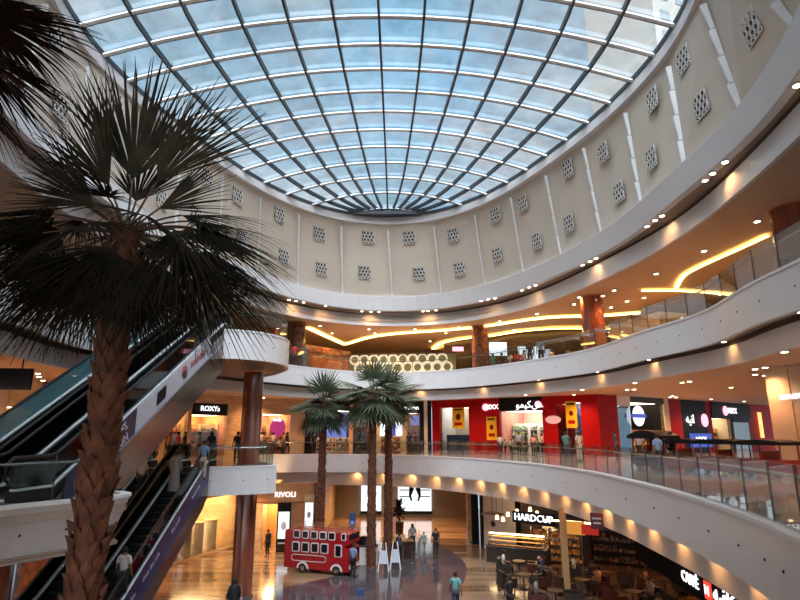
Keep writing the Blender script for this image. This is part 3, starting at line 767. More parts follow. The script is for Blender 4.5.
# --- middle floor, left: showcase wall
FL = Front((-19.2, 10), (-19.2, 33), 6.0, 10.5)
FL.root.rotation_euler = (0, 0, FL.ang)
x0, x1 = FL.lx(4), FL.lx(36)
FL.solid(-6, x0, 'stone_beige'); FL.open(x0, x1, 'tan_wall', 'gold_stone', 2.9, 2.5, side='tan_wall', ceil='lamp_room_gold'); FL.solid(x1, x1+1.2, 'marble_brown'); FL.solid(x1+1.2, 25, 'gold_stone')
# --- middle floor, left far: warm shops
FA = Front((-18.8, 36.2), (-8.2, 48.8), 6.0, 10.5)
p = FA.lx
FA.solid(-3.5, p(166), 'gold_stone'); FA.open(p(166), p(187), 'red_wall', 'gold_stone', 3.3, 3, side='tan_wall', ceil='lamp_room_gold')
FA.solid(p(187), p(191), 'gold_stone'); FA.open(p(191), p(226), 'orange_wall', 'black', 2.9, 3.5, side='orange_wall', ceil='lamp_room_gold')
FA.solid(p(226), p(262), 'gold_stone'); FA.open(p(262), p(290), 'pink_wall', 'tan_wall', 3.1, 3, side='pink_wall', ceil='lamp_room_gold'); FA.solid(p(290), p(307), 'stone_beige')
FA.solid(p(166), p(307), 'gold_stone', 3.75, 4.5, -.25, .1, 'cornice')
signboard(FA, 207, 3.35, 'ROXYs', .5, 'sign_white', 'small white lettered sign over the orange lit shop left of the column', -.25)
t = signboard(FA, 276, 2.7, 'soda', .42, 'sign_white', 'white script sign over the round purple logo of the pink shop', -.15)
lg = MB().cyl((0, 0, 0), .75, .06, 28).build('round_emblem', 'emblem_purple', None, FA.W(p(277), -.06, 2.1)); lg.rotation_euler = (PI/2, 0, FA.ang); tag(lg, 'round purple emblem under the white script sign of the pink shop', 'emblem'); 
for i, (px, w_, g, lab) in enumerate([(176, 1.6, 'goods_red', 'shelf of red goods in the leftmost warm shop'), (200, 1.4, 'goods_red', 'shelf of red and white goods at the left of the orange shop'), (217, 1.4, 'goods_mixed', 'shelf of goods at the right of the orange shop'), (268, 1.1, 'goods_red', 'shelf left of the purple emblem in the pink shop'), (283, 1.1, 'goods_mixed', 'shelf right of the purple emblem in the pink shop')]):
    shelf(FA.W(FA.lx(px), 1.2, 0), FA.ang, w_, 2.3, lab, 4, g, 'gold_stone', seed=60+i)
# --- middle floor, far: electronics and shoe shops
FB = Front((-8.0, 49.0), (2.7, 49.4), 6.0, 10.5); p = FB.lx
FB.solid(-.3, p(315), 'black'); FB.open(p(315), p(349), 'blue_wall', 'black', 3.5, 3.5, side='black', ceil='lamp_room_white', glass_=False); FB.solid(p(349), p(353), 'tan_wall')
FB.open(p(353), p(367), 'tan_wall', 'marble_brown', 3.4, 3.5, side='marble_brown'); FB.solid(p(367), p(372), 'marble_brown')
FB.open(p(372), p(408), 'tan_wall', 'black', 3.1, 4, side='marble_brown', glass_=False); FB.open(p(408), p(420), 'pink_wall', 'black', 3.3, 2.5, side='marble_brown'); FB.solid(p(420), p(424), 'black'); FB.solid(p(424), p(427.5), 'white'); FB.solid(p(427.5), 10.7, 'black')
signboard(FB, 336, 3.0, 'eo', .75, 'sign_white', 'large white logo sign on the blue electronics shop front', .3)
signboard(FB, 407, 3.75, 'g.Madison', .5, 'sign_white', 'white script sign over the shoe shop right of the centre palms', -.15)
poster(FB, 356, 366, 2.5, 3.3, 'pinkish lit picture board over the narrow shop left of the centre palm', 'emblem_pink', -.1, 'plain')
poster(FB, 380, 389, 1.4, 2.9, 'left half of the bright screen in the shoe shop', 'screen_white', 1.6, 'plain'); poster(FB, 389.5, 396, 1.4, 2.5, 'blue lit screen in the middle of the shoe shop', 'glow_blue', 1.6, 'plain')
poster(FB, 396.5, 403, 1.4, 2.9, 'right half of the bright screen in the shoe shop', 'screen_white', 1.6, 'plain'); poster(FB, 411, 419, 2.3, 3.1, 'small blue and white lit board at the right of the shoe shop', 'glow_blue_dim', -.1, 'plain')
for i, (px, w_, g, lab) in enumerate([(325, 1.7, 'goods_mixed', 'left low shelf of colourful boxes in the electronics shop'), (341, 1.5, 'goods_mixed', 'right low shelf of colourful boxes in the electronics shop'), (360, 1.0, 'goods_mixed', 'narrow shelf of goods in the shop left of the centre palm'),
                                     (391, 1.6, 'goods_mixed', 'display shelf under the bright screens of the shoe shop'), (414, 1.0, 'goods_dark', 'dark display shelf at the right end of the shoe shop')]):
    shelf(FB.W(FB.lx(px), 1.0, 0), FB.ang, w_, 1.3 if i != 2 else 2.2, lab, 3, g, 'white' if i < 2 else 'wood', seed=i)
pc = MB().box((0, 0, 1.7), (2.0, .05, 1.6)).build('wall_screen', 'glow_blue_dim', None, FB.W(FB.lx(333), 2.6, 0), FB.ang); tag(pc, 'large blue wall picture inside the electronics shop', 'screen')
# --- middle floor, red shops facing the atrium
FC = Front((2.9, 49.3), (14.1, 40.9), 6.0, 10.5); p = FC.lx
FC.solid(-.2, p(440), 'red_wall'); FC.open(p(440), p(469), 'cream', 'red_wall', 3.7, 2.5, side='white', ceil='lamp_room_white'); FC.solid(p(469), p(500), 'red_wall')
FC.open(p(500), p(543), 'cream', 'black', 3.3, 4.5, side='pink_wall', ceil='lamp_room_white', glass_=False); FC.solid(p(543), p(558), 'red_wall'); FC.open(p(558), p(567), 'red_wall', 'red_wall', 3.7, 1.5, side='red_wall')
FC.open(p(567), p(582), 'goods_blue', 'red_wall', 3.8, 2, side='white', ceil='lamp_room_white'); FC.solid(p(582), FC.L, 'red_wall')
poster(FC, 453, 465, 2.0, 3.7, 'yellow poster hanging in the display window, leftmost of the three', 'yellow', -.05); poster(FC, 487, 497, 1.1, 2.9, 'yellow poster on the red wall beside the shop entrance', 'yellow')
poster(FC, 567, 578, 2.0, 3.9, 'yellow poster in the window above the pair in green, rightmost of the three', 'yellow', -.05)
cb = MB().box((0, 0, .75), (FC.lx(468)-FC.lx(445), .7, 1.5)).build('counter', 'blue_counter', None, FC.W((FC.lx(468)+FC.lx(445))/2, .6, 0), FC.ang); tag(cb, 'blue counter in the display window under the hanging yellow poster', 'counter')
signboard(FC, 493, 3.65, 'MIXX', .5, 'sign_white', 'white lit sign at the left end of the black shop header', -.16)
ds = MB().cyl((0, 0, 0), .28, .06, 20).build('round_sign', 'glow_pink', None, FC.W(FC.lx(487), -.1, 3.65)); ds.rotation_euler = (PI/2, 0, FC.ang); tag(ds, 'round pink lit sign left of the white letters on the red wall', 'sign')
signboard(FC, 531, 3.75, '\ufeee\ufee3\ufef4\ufedc\ufeb2', .7, 'sign_white', 'white lit Arabic sign at the right end of the black shop header', -.16)
ds = MB().cyl((0, 0, 0), .26, .06, 20).build('round_sign', 'glow_pink', None, FC.W(FC.lx(540), -.1, 3.75)); ds.rotation_euler = (PI/2, 0, FC.ang); tag(ds, 'round pink lit sign right of the Arabic letters over the shop entrance', 'sign')
cs = MB().cyl((0, 0, 0), .5, .03, 24).build('oval_sign', 'emblem_pink', None, FC.W(FC.lx(554), -.05, 2.6)); cs.rotation_euler = (PI/2, 0, FC.ang); cs.scale = (1.2, .6, 1); tag(cs, 'pale pink oval emblem on the glossy red wall', 'sign')
for i, (px, w_, g, lab) in enumerate([(508, 1.5, 'goods_green', 'shelf of green goods at the left of the red shop entrance'), (517, 1.2, 'goods_mixed', 'shelf of mixed goods in the middle of the red shop'), (534, 1.8, 'goods_mixed', 'shelf of mixed goods at the right of the red shop entrance')]):
    shelf(FC.W(FC.lx(px), 2.2+.5*i, 0), FC.ang, w_, 2.4, lab, 5, g, 'white', seed=20+i)
# --- middle floor, red shops along the side corridor
FD = Front((14.1, 40.9), (37, 57.6), 6.0, 10.5); p = FD.lx
FD.solid(0, p(619), 'red_wall'); FD.open(p(619), p(632), 'goods_mixed', 'white', 3.6, 1.5, side='white', ceil='lamp_room_white'); FD.open(p(632), p(666), 'slate', 'slate', 3.9, 3.0, side='black', glass_=False, ceil='lamp_room'); FD.solid(p(666), p(671), 'cream')
FD.solid(p(671), p(683), 'red_wall'); FD.solid(p(683), p(708), 'black'); FD.solid(p(708), p(713), 'red_wall'); FD.open(p(713), p(732), 'cream', 'black', 2.9, 3, side='cream', glass_=False); FD.open(p(734), p(750), 'pink_wall', 'black', 2.6, 3, side='dark_red', ceil='lamp_room_dim'); FD.solid(p(732), p(734), 'black'); FD.solid(p(750), FD.L+5, 'red_wall')
FD.box('header', 'black', p(713), p(752), -.08, .2, 3.0, 4.2)
rs = MB().cyl((0, 0, 0), .75, .06, 28).build('round_sign', 'sign_white', None, FD.W(p(637), -.2, 2.9)); rs.rotation_euler = (PI/2, 0, FD.ang); tag(rs, 'round white sign with a blue bar on the slate shop front', 'sign')
MB().box((0, 0, .05), (1.9, .3, .06)).build('blue_bar', 'glow_blue', rs)
signboard(FD, 690, 2.75, '\ufeea\ufef4\ufee7\ufe8d', 1.0, 'sign_white', 'large white Arabic sign on the black panel above the train roofs', -.1); ds = MB().cyl((0, 0, 0), .55, .06, 20).build('round_sign', 'glow_pink', None, FD.W(p(704), -.12, 2.7)); ds.rotation_euler = (PI/2, 0, FD.ang); tag(ds, 'round pink sign at the right end of the large Arabic sign', 'sign')
signboard(FD, 699, 1.05, 'MIXX', .75, 'sign_white', 'white sign on a blue strip low on the black panel above the train roofs', -.1, 'glow_blue', 3.6)
signboard(FD, 733, 3.6, 'MIXX', .7, 'sign_white', 'white lit sign on the rightmost black header of the red shops', -.16); ds = MB().cyl((0, 0, 0), .42, .06, 20).build('round_sign', 'glow_pink', None, FD.W(p(726), -.12, 3.6)); ds.rotation_euler = (PI/2, 0, FD.ang); tag(ds, 'round pink sign on the rightmost black header of the red shops', 'sign')
poster(FD, 757.5, 761, 1.2, 3.6, 'narrow vertical yellow lit panel at the right end of the red shops', 'glow_gold', -.2, 'plain')
shelf(FD.W(p(722), 1.5, 0), FD.ang, 4.0, 2.2, 'brightly lit shelf of goods in the last red shop', 4, 'goods_pastry', 'cream', seed=31)
shelf(FD.W(p(650), 1.5, 0), FD.ang, 3.4, 1.9, 'shelf of orange goods in the slate coloured shop', 3, 'goods_pastry', 'wood', seed=33)
# --- middle floor, beige wall at the right
FE = Front((15.9, 24.4), (16.9, 6), 6.0, 10.5); FE.root.name = 'wall_right'
FE.solid(0, 1.0, 'stone_beige', y1=.5); FE.solid(1.0, 1.1, 'gold_stone', y0=-.03); FE.solid(1.1, 18, 'stone_beige', y1=.5)
FE.solid(-.3, 0, 'stone_beige', y0=0, y1=14, name='return_wall')
t = empty('shop_sign', (15.86, 23.75, 9.05), FE.ang, 'small white lettered sign on the beige wall at the right edge', 'sign')
text('lettering', 'HYPNOTICA', .30, 'sign_white', t, (.75, -.03, 0), (PI/2, 0, 0), .01, 'CENTER', .004)
emis('screen_dim', (.7, .8, 1), .7); mat('gold_glow', (.55, .30, .10), .5, noise=((3, 3, .2), (.75, .5, .22), (.45, .55))); mat('table_wood', (.09, .045, .02), .4); mat('matte_black', (.006, .006, .007), .9, spec=.1); mat('cafe_floor', (.09, .055, .038), .2, noise=((.5, 3, 1), (.15, .09, .06))); mat('orange_stone', (.55, .27, .11), .35, noise=((1, 1, 4), (.42, .2, .08)))
mat('cafe_wall', (.05, .03, .022), .5, noise=((1, 1, 2), (.11, .06, .04), (.4, .6))); mat('wood_floor', (.42, .20, .07), .25, noise=((.3, 5, 1), (.26, .11, .04), (.4, .6))); emis('red_lit', (1, .05, .03), 1.3); emis('red_lit_dim', (1, .04, .02), .35)
emis('glow_orange2', (1, .4, .06), .6); mat('flag_red', (.10, .012, .03), .5); mat('pastry_lit', (.75, .35, .1), .5, noise=(9, (.85, .55, .25))); mat('wood_post', (.5, .30, .14), .5); mat('bus_red', (.36, .008, .012), .25, coat=.3); mat('bus_white', (.75, .7, .7), .4)
mat('gold_rail', (.5, .35, .18), .35, .6); mat('ad_blue2', (.03, .08, .22), .35); mat('leaf_green', (.07, .2, .05), .5, noise=(4, (.14, .3, .08))); mat('peach', (.75, .42, .28), .5); mat('rim_stone', (.35, .32, .34), .25); mat('train_red', (.20, .015, .01), .25, coat=.3)
# ---------- top floor ----------
def wl(name, P, z0, z1, m): return struct(wallstrip(name, [tuple(p)[:2] for p in P], z0, z1, m))
mat('brown_glass', (.22, .09, .05), .12, noise=((2, 2, 1), (.42, .16, .09)), coat=.4)
mat('hoard_green', (.16, .20, .13), .6, noise=(3, (.25, .3, .2))); mat('hoard_white_glow', (.8, .82, .78), .5, emit=(.9, 1, .9), es=.35)  # faint glow added to the rings so they read white
mat('dark_brown', (.04, .018, .012), .25)
FG = Front((-10.4, 42.6), (-4.5, 50), 12, 14.7); FG.solid(0, FG.L, 'brown_glass')
FG.solid(0, FG.L, 'marble_brown', 2.25, 2.7, -.15, 0)
FT = Front((-4.5, 50), (4.8, 48.6), 12, 14.5)
hb = empty('hoarding', (-4.5, 50, 12), FT.ang, 'long low hoarding with white honeycomb rings on green at the far end', 'hoarding')
MB().box((FT.L/2, .1, 1.2), (FT.L, .15, 2.4)).build('board', 'hoard_green', hb); MB().box((FT.L/2, 0, 2.42), (FT.L, .35, .12)).build('top_rail', 'groove', hb)
hx = MB(); q = random.Random(4)
for i in range(-1, 13):
    for j in range(3):
        cx, cz = .5+i*.86+(.43 if j % 2 else 0), .46+j*.74
        if not (.45 < cx < FT.L-.4): continue
        rr_ = .40; P = []
        for k in range(12):
            a = 2*PI*k/12; P.append((cx+rr_*math.cos(a), .0, min(2.34, max(.02, cz+rr_*math.sin(a)))))
        hx.tube(P, .105 if q.random() < .8 else .07, 6, closed=True)
hx.build('honeycomb_rings', 'hoard_white_glow', hb)
tops = [at(px, py, 15.9) for px, py in [(432, 349), (444, 342), (470, 338), (488, 337), (520, 332), (560, 329), (600, 329), (640, 331)]]
wl('wall_far', tops, 12, 15.9, 'dark_brown'); wl('wall_back', [(-30, 61), (8, 61)], 12, 15.95, 'tan_wall')
wl('wall_left', [(-16, 61), (-15.5, 44), (-16, 8)], 12, 15.95, 'tan_wall')
wl('wall_right', [(21, 44), (21.5, 30), (21.5, 4)], 12, 15.95, 'stone_beige')
ri = MB().box((0, 0, 0), (5.5, 4.5, 2.6)).build('kiosk', 'cream', None, (17.2, 35.5, 13.3), .3); tag(ri, 'pale kiosk with a lit face on the top floor behind the right balustrade', 'kiosk')
def cove(pts, z, w, label, m='cove_yellow', n=4):
    P = [at(px, py, z) for px, py in pts]; P = catmull([tuple(p) for p in P], n)
    o = MB().tube(P, w, 6, flat=.25).build('cove_light', m); return tag(o, label, 'cove light')
cove([(308, 328), (325, 336), (344, 344.5)], 15.8, .22, 'yellow ceiling cove running down to the left end of the honeycomb hoarding')
cove([(346, 344.5), (370, 337.5), (400, 333.5), (450, 330), (488, 326), (545, 318), (600, 316), (640, 313)], 15.8, .2, 'long wavy yellow ceiling cove above the honeycomb hoarding')
cove([(433, 349), (444, 342.5), (470, 338), (488, 336.5), (520, 331.5), (560, 328.5), (612, 329)], 15.75, .16, 'yellow ceiling cove curving along the top of the dark restaurant wall')
cove([(768, 236), (740, 249), (700, 267), (683, 277), (676, 289)], 15.8, .1, 'curved yellow ceiling cove beside the thick red column at the upper right')
cove([(642, 291), (680, 291), (722, 294), (760, 298)], 15.8, .12, 'straight yellow ceiling cove seen through the upper right glass')
for i, (px, py, w_, h_, m, lab) in enumerate([(458, 349, .9, .35, 'glow_pink', 'small red lit strip on the dark wall beside the hoarding'), (497, 349, 1.6, 1.1, 'screen_white', 'bright oval screen on the dark restaurant wall right of the marble column'),
                                   (531, 353, 2.0, 1.0, 'screen_white', 'bright screen behind the standing person in the dark restaurant'), (546, 355, 1.1, .9, 'screen_dim', 'dim screen at the right end of the dark restaurant'), (566, 349, 1.0, 1.2, 'marble_brown', 'brown panel on the restaurant wall')][:4]):
    c = atY(px, py, 43.6 if i > 1 else 46); o = MB().box((0, 0, 0), (w_, .08, h_)).build('wall_screen', m, None, (c.x, c.y, c.z)); tag(o, lab, 'screen')

# ---------- ground floor walls ----------
G1a, G1b = at(166, 567, 0), at(238, 546, 0)
FR1 = Front((G1a.x, G1a.y), (G1b.x, G1b.y), 0, 4.3); p = FR1.lx
FR1.solid(-9, p(176), 'marble_brown'); FR1.open(p(176), p(237), 'gold_glow', 'gold_stone', 3.5, 4, side='gold_stone', ceil='lamp_room_bright', sill=.12); FR1.solid(p(237), FR1.L+2, 'gold_stone')
for px, k in ((184, 'leftmost'), (196, 'second from left'), (208, 'third from left'), (221, 'rightmost')):
    t = empty('display_plinth', FR1.W(p(px), .8, 0), FR1.ang, 'gold lit round plinth in the glowing ground floor shop, %s' % k, 'plinth')
    MB().cyl((0, 0, 0), .42, 1.9, 20).build('drum', 'white', t); MB().cyl((0, 0, 1.9), .46, .08, 20).build('cap', 'gold_stone', t); MB().cyl((0, 0, .02), .5, .1, 20).build('foot', 'gold_stone', t)
FR2 = Front((-10.5, 40.1), (-5.9, 40.6), 0, 4.3); p = FR2.lx
FR2.solid(-.3, p(262), 'gold_stone'); FR2.open(p(262), p(277), 'gold_glow', 'orange_stone', 2.95, 3, side='gold_stone', ceil='lamp_room_bright', glass_=False); FR2.solid(p(277), p(316), 'orange_stone'); FR2.solid(p(316), FR2.L, 'marble_brown')
FR2.solid(-.3, FR2.L, 'orange_stone', 3.1, 4.3, -.12, .0, 'fascia_panel')
signboard(FR2, 284.5, 3.58, 'RIVOLI', .47, 'sign_white', 'white lit RIVOLI sign over the ground floor watch shop', -.25, bold=.006)
def lightbox(loc, rz, w_, h_, label, m='screen_white', frame='black_gloss', inner=True):
    t = empty('poster_stand', loc, rz, label, 'poster'); MB().box((0, 0, h_/2+.2), (w_, .14, h_+.4)).build('frame', frame, t); s_ = MB().box((0, -.08, h_*.55+.2), (w_*.8, .02, h_*.62)).build('lit_panel', m, t)
    if inner: MB().sphere((0, -.1, h_*.5+.3), w_*.2, sc=(1, .1, 1.6)).build('printed_figure', 'ad_white', s_); MB().box((0, -.1, h_*.1+.3), (w_*.7, .02, .08)).build('printed_line', 'ad_white', t)
    return t
lightbox(FR2.W(p(284.5), -.4, 0), FR2.ang, .9, 2.7, 'tall black framed lit poster beside the watch shop door')
lightbox(FR2.W(p(309), -.3, .8), FR2.ang, .65, 2.4, 'narrow pale lit poster on the stone wall at the left of the hall', frame='gold_stone')
wl('wall_left', [(-5.9, 40.6), (-6.2, 57.2)], 0, 4.2, 'gold_stone')
wl('wall_far', [(-6.2, 57), (6.3, 57)], 0, 4.2, 'olive'); wl('wall_right', [(6.5, 57.2), (5.45, 43.2)], 0, 4.2, 'tan_wall')
for i, (a_, b_, lab) in enumerate([(361, 381, 'left'), (398, 414.8, 'middle'), (415.4, 431.5, 'right')]):
    A = atY(a_, 515, 56.8); B = atY(b_, 515, 56.8); w_ = B.x-A.x
    t = empty('lit_poster', ((A.x+B.x)/2, 56.75, .45), 0, '%s of the bright white lit posters at the end of the ground floor hall' % lab, 'poster')
    MB().box((0, 0, 1.35), (w_, .1, 2.7)).build('panel', 'screen_white', t); MB().box((0, -.06, -.12), (w_+.1, .16, .25)).build('bottom_rail', 'black', t)
    if i: MB().tube([((.5 if i == 1 else -.5), -.08, .9), ((.35 if i == 1 else -.35), -.08, 1.4), (.5 if i == 1 else -.5, -.08, 2.0), (.45 if i == 1 else -.45, -.08, 2.6)], [.08, .12, .24, .1], 8, flat=.3).build('printed_figure', 'black', t)
    if i: MB().box((-.2 if i == 1 else .2, -.06, 1.3), (w_*.6, .02, .1)).box((-.2 if i == 1 else .2, -.06, 1.9), (w_*.6, .02, .1)).build('printed_line', 'slate', t)
column('pillar', 4.95, 43.4, 0, 4.15, .16, 'gold_stone', 'thin gold lit pillar at the right side of the hall opening'); 
o = MB().box((0, 0, 2.05), (.5, .4, 4.1)).build('pillar', 'black', None, (5.35, 42.9, 0)); tag(o, 'square black pillar at the right side of the hall opening', 'pillar')
FR3 = Front((5.65, 41.8), (7.4, 38.2), 0, 4.2); FR3.solid(0, .28, 'black', y0=-.1); FR3.solid(.28, FR3.L-.1, 'white_paint'); FR3.solid(FR3.L-.1, FR3.L, 'black')
o = MB().sphere((0, 0, 0), .28, sc=(1, .12, .7)).build('wall_emblem', 'slate', None, FR3.W(1.5, -.06, 1.7), FR3.ang); tag(o, 'small dark oval emblem on the white wall beside the cafe', 'emblem')
wl('wall_cafe', [(7.6, 38.4), (12, 37.5), (19.5, 33), (20.5, 20), (20.5, 5)], 0, 4.15, 'cafe_wall')
struct(slab('ceiling', [(8.1, 38), (20.3, 33), (20.3, 6), (9.2, 6), (9.9, 20), (9.3, 29), (7.9, 34)], None, 3.95, 4.05, 'cafe_dark'))
struct(slab('floor_inlay', [(8.9, 23.5), (20, 24), (20.3, 8), (8.2, 8)], None, .003, .012, 'wood_floor')); struct(slab('floor_inlay', [(7.0, 37), (12, 37.3), (19.4, 32.8), (20.2, 24), (8.9, 23.5), (6.0, 26), (5.8, 31)], None, .003, .011, 'cafe_floor'))
FQ = Front((9.9, 25.5), (8.55, 9.5), 2.55, 4.1); FQ.root.name = 'wall_cafe_fascia'; FQ.solid(0, FQ.L, 'matte_black', y1=.3)
t = empty('cafe_sign', FQ.W(4.95, -.04, .44), FQ.ang, 'white CAFFE sign with a red square and Arabic letters on the black fascia', 'sign')
text('latin_letters', 'CAFF\u00c8', .47, 'sign_white', t, (.0, 0, 0), (PI/2, 0, 0), .02, 'LEFT', .002)
rq = MB().box((2.0, 0, 0), (.42, .05, .5)).build('red_square', 'red_lit', t); text('small_mark', 'N', .4, 'sign_white', rq, (2.0, -.04, 0), (PI/2, 0, 0), .01)
text('arabic_letters', '\ufeea\ufef4\ufed3\ufe8e\ufedb', .66, 'sign_white', t, (2.35, 0, .02), (PI/2, 0, 0), .02, 'LEFT', .002)
mn = MB().box((3.2, 0, -.72), (2.2, .06, .32)).build('red_strip', 'red_lit', t)
# ---------- cafe ----------
def box_thing(name, loc, size, m, label, cat, rz=0, es=None):
    o = MB().box((0, 0, size[2]/2), size).build(name, m, None, loc, rz); return tag(o, label, cat)
t = empty('cafe_sign', tuple(atY(533, 518.5, 33.0)), -.7, 'white lit lettered sign hanging over the pastry counter', 'sign')
text('lettering', 'HARDCUP', .5, 'sign_white', t, (0, 0, 0), (PI/2, 0, 0), .03, 'CENTER', .004); MB().box((0, .05, 0), (2.6, .04, .6)).build('backing', 'black', t)
def hanging(loc, size, m, lab, cat='lightbox', rz=-.5, name='hanging_lightbox'):
    t = empty(name, loc, rz, lab, cat); MB().box((0, 0, 0), size).build('box', m, t)
    top = 4.0-loc[2]
    MB().tube([(-size[0]*.4, 0, size[2]/2), (-size[0]*.4, 0, top)], .012, 5).tube([(size[0]*.4, 0, size[2]/2), (size[0]*.4, 0, top)], .012, 5).build('hanger', 'black', t)
    return t
c = atY(575, 528, 30.5); hanging(tuple(c), (.95, .08, .62), 'glow_orange2', 'orange lit box hanging over the cafe counter'); c = atY(590, 530, 29.5); hanging(tuple(c), (.8, .08, .45), 'red_lit_dim', 'red lit box hanging right of the orange one')
c = atY(597, 521, 24.5); o = MB().box((0, 0, 0), (.5, .06, .62)).build('flag_sign', 'flag_red', None, tuple(c), -.4); tag(o, 'small dark red flag sign with pale lines fixed to the curved band', 'sign'); MB().box((0, -.04, .1), (.36, .02, .06)).box((0, -.04, -.08), (.3, .02, .06)).build('printed_line', 'ad_white', o)
c = atY(541, 520, 31.5); o = MB().tube([(c.x+.2, c.y, c.z), (c.x+1.3, c.y-.3, c.z-.02), (c.x+2.6, c.y-1, c.z-.06)], .05, 6).build('string_lights', 'lamp_soft'); tag(o, 'strip of warm light over the cafe counter', 'light')
for i, (px, py) in enumerate([(497, 517), (503, 519), (508, 514), (517, 511), (524, 515), (530, 509), (537, 513)]):
    c = atY(px, py, 34.5); t = empty('pendant_lamp', (c.x, c.y, c.z), 0, 'warm glowing pendant lamp hanging over the pastry counter', 'lamp', 'pendant lamps over the pastry counter')
    MB().tube([(0, 0, .1), (0, 0, 4.0-c.z)], .01, 5).build('cord', 'black', t); MB().cyl((0, 0, -.12), .11, .22, 12, .07).build('shade', 'lamp_soft', t)
# big dark dish lamp
c = atY(492, 514, 36.0); t = empty('dish_lamp', tuple(c), 0, 'wide dark dish lamp hanging in front of the white wall', 'lamp'); MB().cyl((0, 0, 0), .75, .12, 24, .3).build('dish', 'dark_brown', t); MB().tube([(0, 0, .1), (0, 0, 4.0-c.z)], .015, 5).build('cord', 'black', t)
# pastry counter
PC = at(502, 562, 0)
t = empty('pastry_counter', (PC.x+.9, PC.y-.3, 0), -.45, 'dark cafe counter with a curved glass case full of orange pastries', 'counter')
MB().box((0, 0, .45), (3.6, .9, .9)).build('body', 'cafe_dark', t); MB().box((0, 0, .92), (3.7, 1.0, .06)).build('worktop', 'steel', t)
MB().prism([(-.45, .95), (.4, .95), (.4, 1.65), (-.15, 1.65), (-.42, 1.3)], 'x', -1.7, 1.7).build('glass_case', 'shop_glass', t)
g = MB(); q = random.Random(8)
for i in range(26):
    for j in range(3): g.sphere((-1.6+i*.128, -.3+j*.28, 1.0+j*.2), .06+q.random()*.02, 6, 4, (1, 1, .7))
g.build('pastries', 'pastry_lit', t)['kind'] = 'stuff'
MB().box((0, .05, 1.6), (3.3, .3, .03)).build('case_light', 'lamp_room_gold', t)
for i, (px, py, w_) in enumerate([(537, 562, 2.2), (553, 566, 2.0)]):
    c = at(px, py, 0); shelf((c.x+1.0, c.y+.6, 0), -.5, w_, 1.9, ['steel bakery shelf behind the pastry counter', 'bakery shelf just left of the wooden post'][i], 4, 'goods_pastry', 'steel', seed=40+i)
for i, (x, y, rz, w_, lab) in enumerate([(13.5, 36.2, -.5, 4, 'dark bottle shelf on the far cafe wall'), (17.6, 33.6, -.5, 4, 'dark shelf of bottles and boxes at the middle of the cafe wall'), (19.7, 28, -PI/2, 5, 'dark shelf on the right hand cafe wall under the black fascia')]):
    shelf((x, y, 0), rz, w_, 3.0, lab, 5, 'goods_dark', 'dark_brown', seed=50+i)
o = MB().box((0, 0, 2.0), (.28, .28, 4.0)).build('post', 'wood_post', None, (7.95, 29.35, 0)); tag(o, 'square light wooden post standing among the cafe chairs', 'post')
def armchair(loc, rz, m, label):
    t = empty('armchair', loc, rz, label, 'armchair', 'armchairs in the cafe')
    MB().box((0, .05, .34), (.62, .62, .2)).build('seat', m, t); MB().box((0, -.32, .55), (.78, .16, .7), 0, -.12).build('backrest', m, t)
    for sx in (-1, 1): MB().box((sx*.37, .02, .42), (.14, .7, .42)).build('armrest', m, t)
    for sx in (-1, 1):
        for sy in (-1, 1): MB().cyl((sx*.3, sy*.26, 0), .03, .24, 8, .04).build('leg', 'wood', t)
    return t
def cafe_table(loc, label):
    t = empty('cafe_table', loc, 0, label, 'table', 'round tables in the cafe'); MB().cyl((0, 0, .70), .36, .04, 20).build('tabletop', 'table_wood', t); MB().cyl((0, 0, .02), .035, .68, 8).build('stem', 'black', t); MB().cyl((0, 0, 0), .25, .025, 16).build('base', 'black', t)
    return t
mat('leather_dark', (.018, .012, .010), .4); mat('leather_brown', (.05, .022, .015), .4); mat('leather_red', (.07, .014, .01), .4)
chairs = []
rowsc = [(6.6, 33.8), (6.2, 30.8), (8.4, 32.5), (8.8, 29.8), (10.6, 31.2), (10.4, 27.6), (12.8, 29.8), (12.6, 26.4), (7.0, 27.8), (9.6, 24.9), (14.2, 24.6), (15.8, 28.6)]
names = ['nearest the pastry counter', 'at the left cafe edge', 'behind the left tables', 'beside the wooden post', 'in the middle back', 'in mid cafe', 'by the bottle shelf', 'right of centre', 'in the front row', 'at the wooden floor edge', 'on the wooden floor', 'deep in the right corner']
mats_ = ['leather_dark', 'leather_dark', 'leather_brown', 'leather_brown', 'leather_dark', 'leather_red', 'leather_brown', 'leather_dark', 'leather_red', 'leather_brown', 'leather_dark', 'leather_dark']
TAB = []
for i, (x, y) in enumerate(rowsc):
    cafe_table((x, y, .012 if x > 10 else 0), 'small round cafe table %s' % names[i])
    for k, (dx, a) in enumerate(((-.85, -PI/2), (.85, PI/2))):
        armchair((x+dx, y+(.1 if k else -.1), .012 if x > 10 else 0), a+(.2 if i % 2 else -.25), mats_[(i+k*5) % 12], '%s armchair %s, %s side of its table' % ({'leather_dark': 'black', 'leather_brown': 'brown', 'leather_red': 'dark red'}[mats_[(i+k*5) % 12]], names[i], 'left' if k == 0 else 'right'))
    TAB.append((x, y))
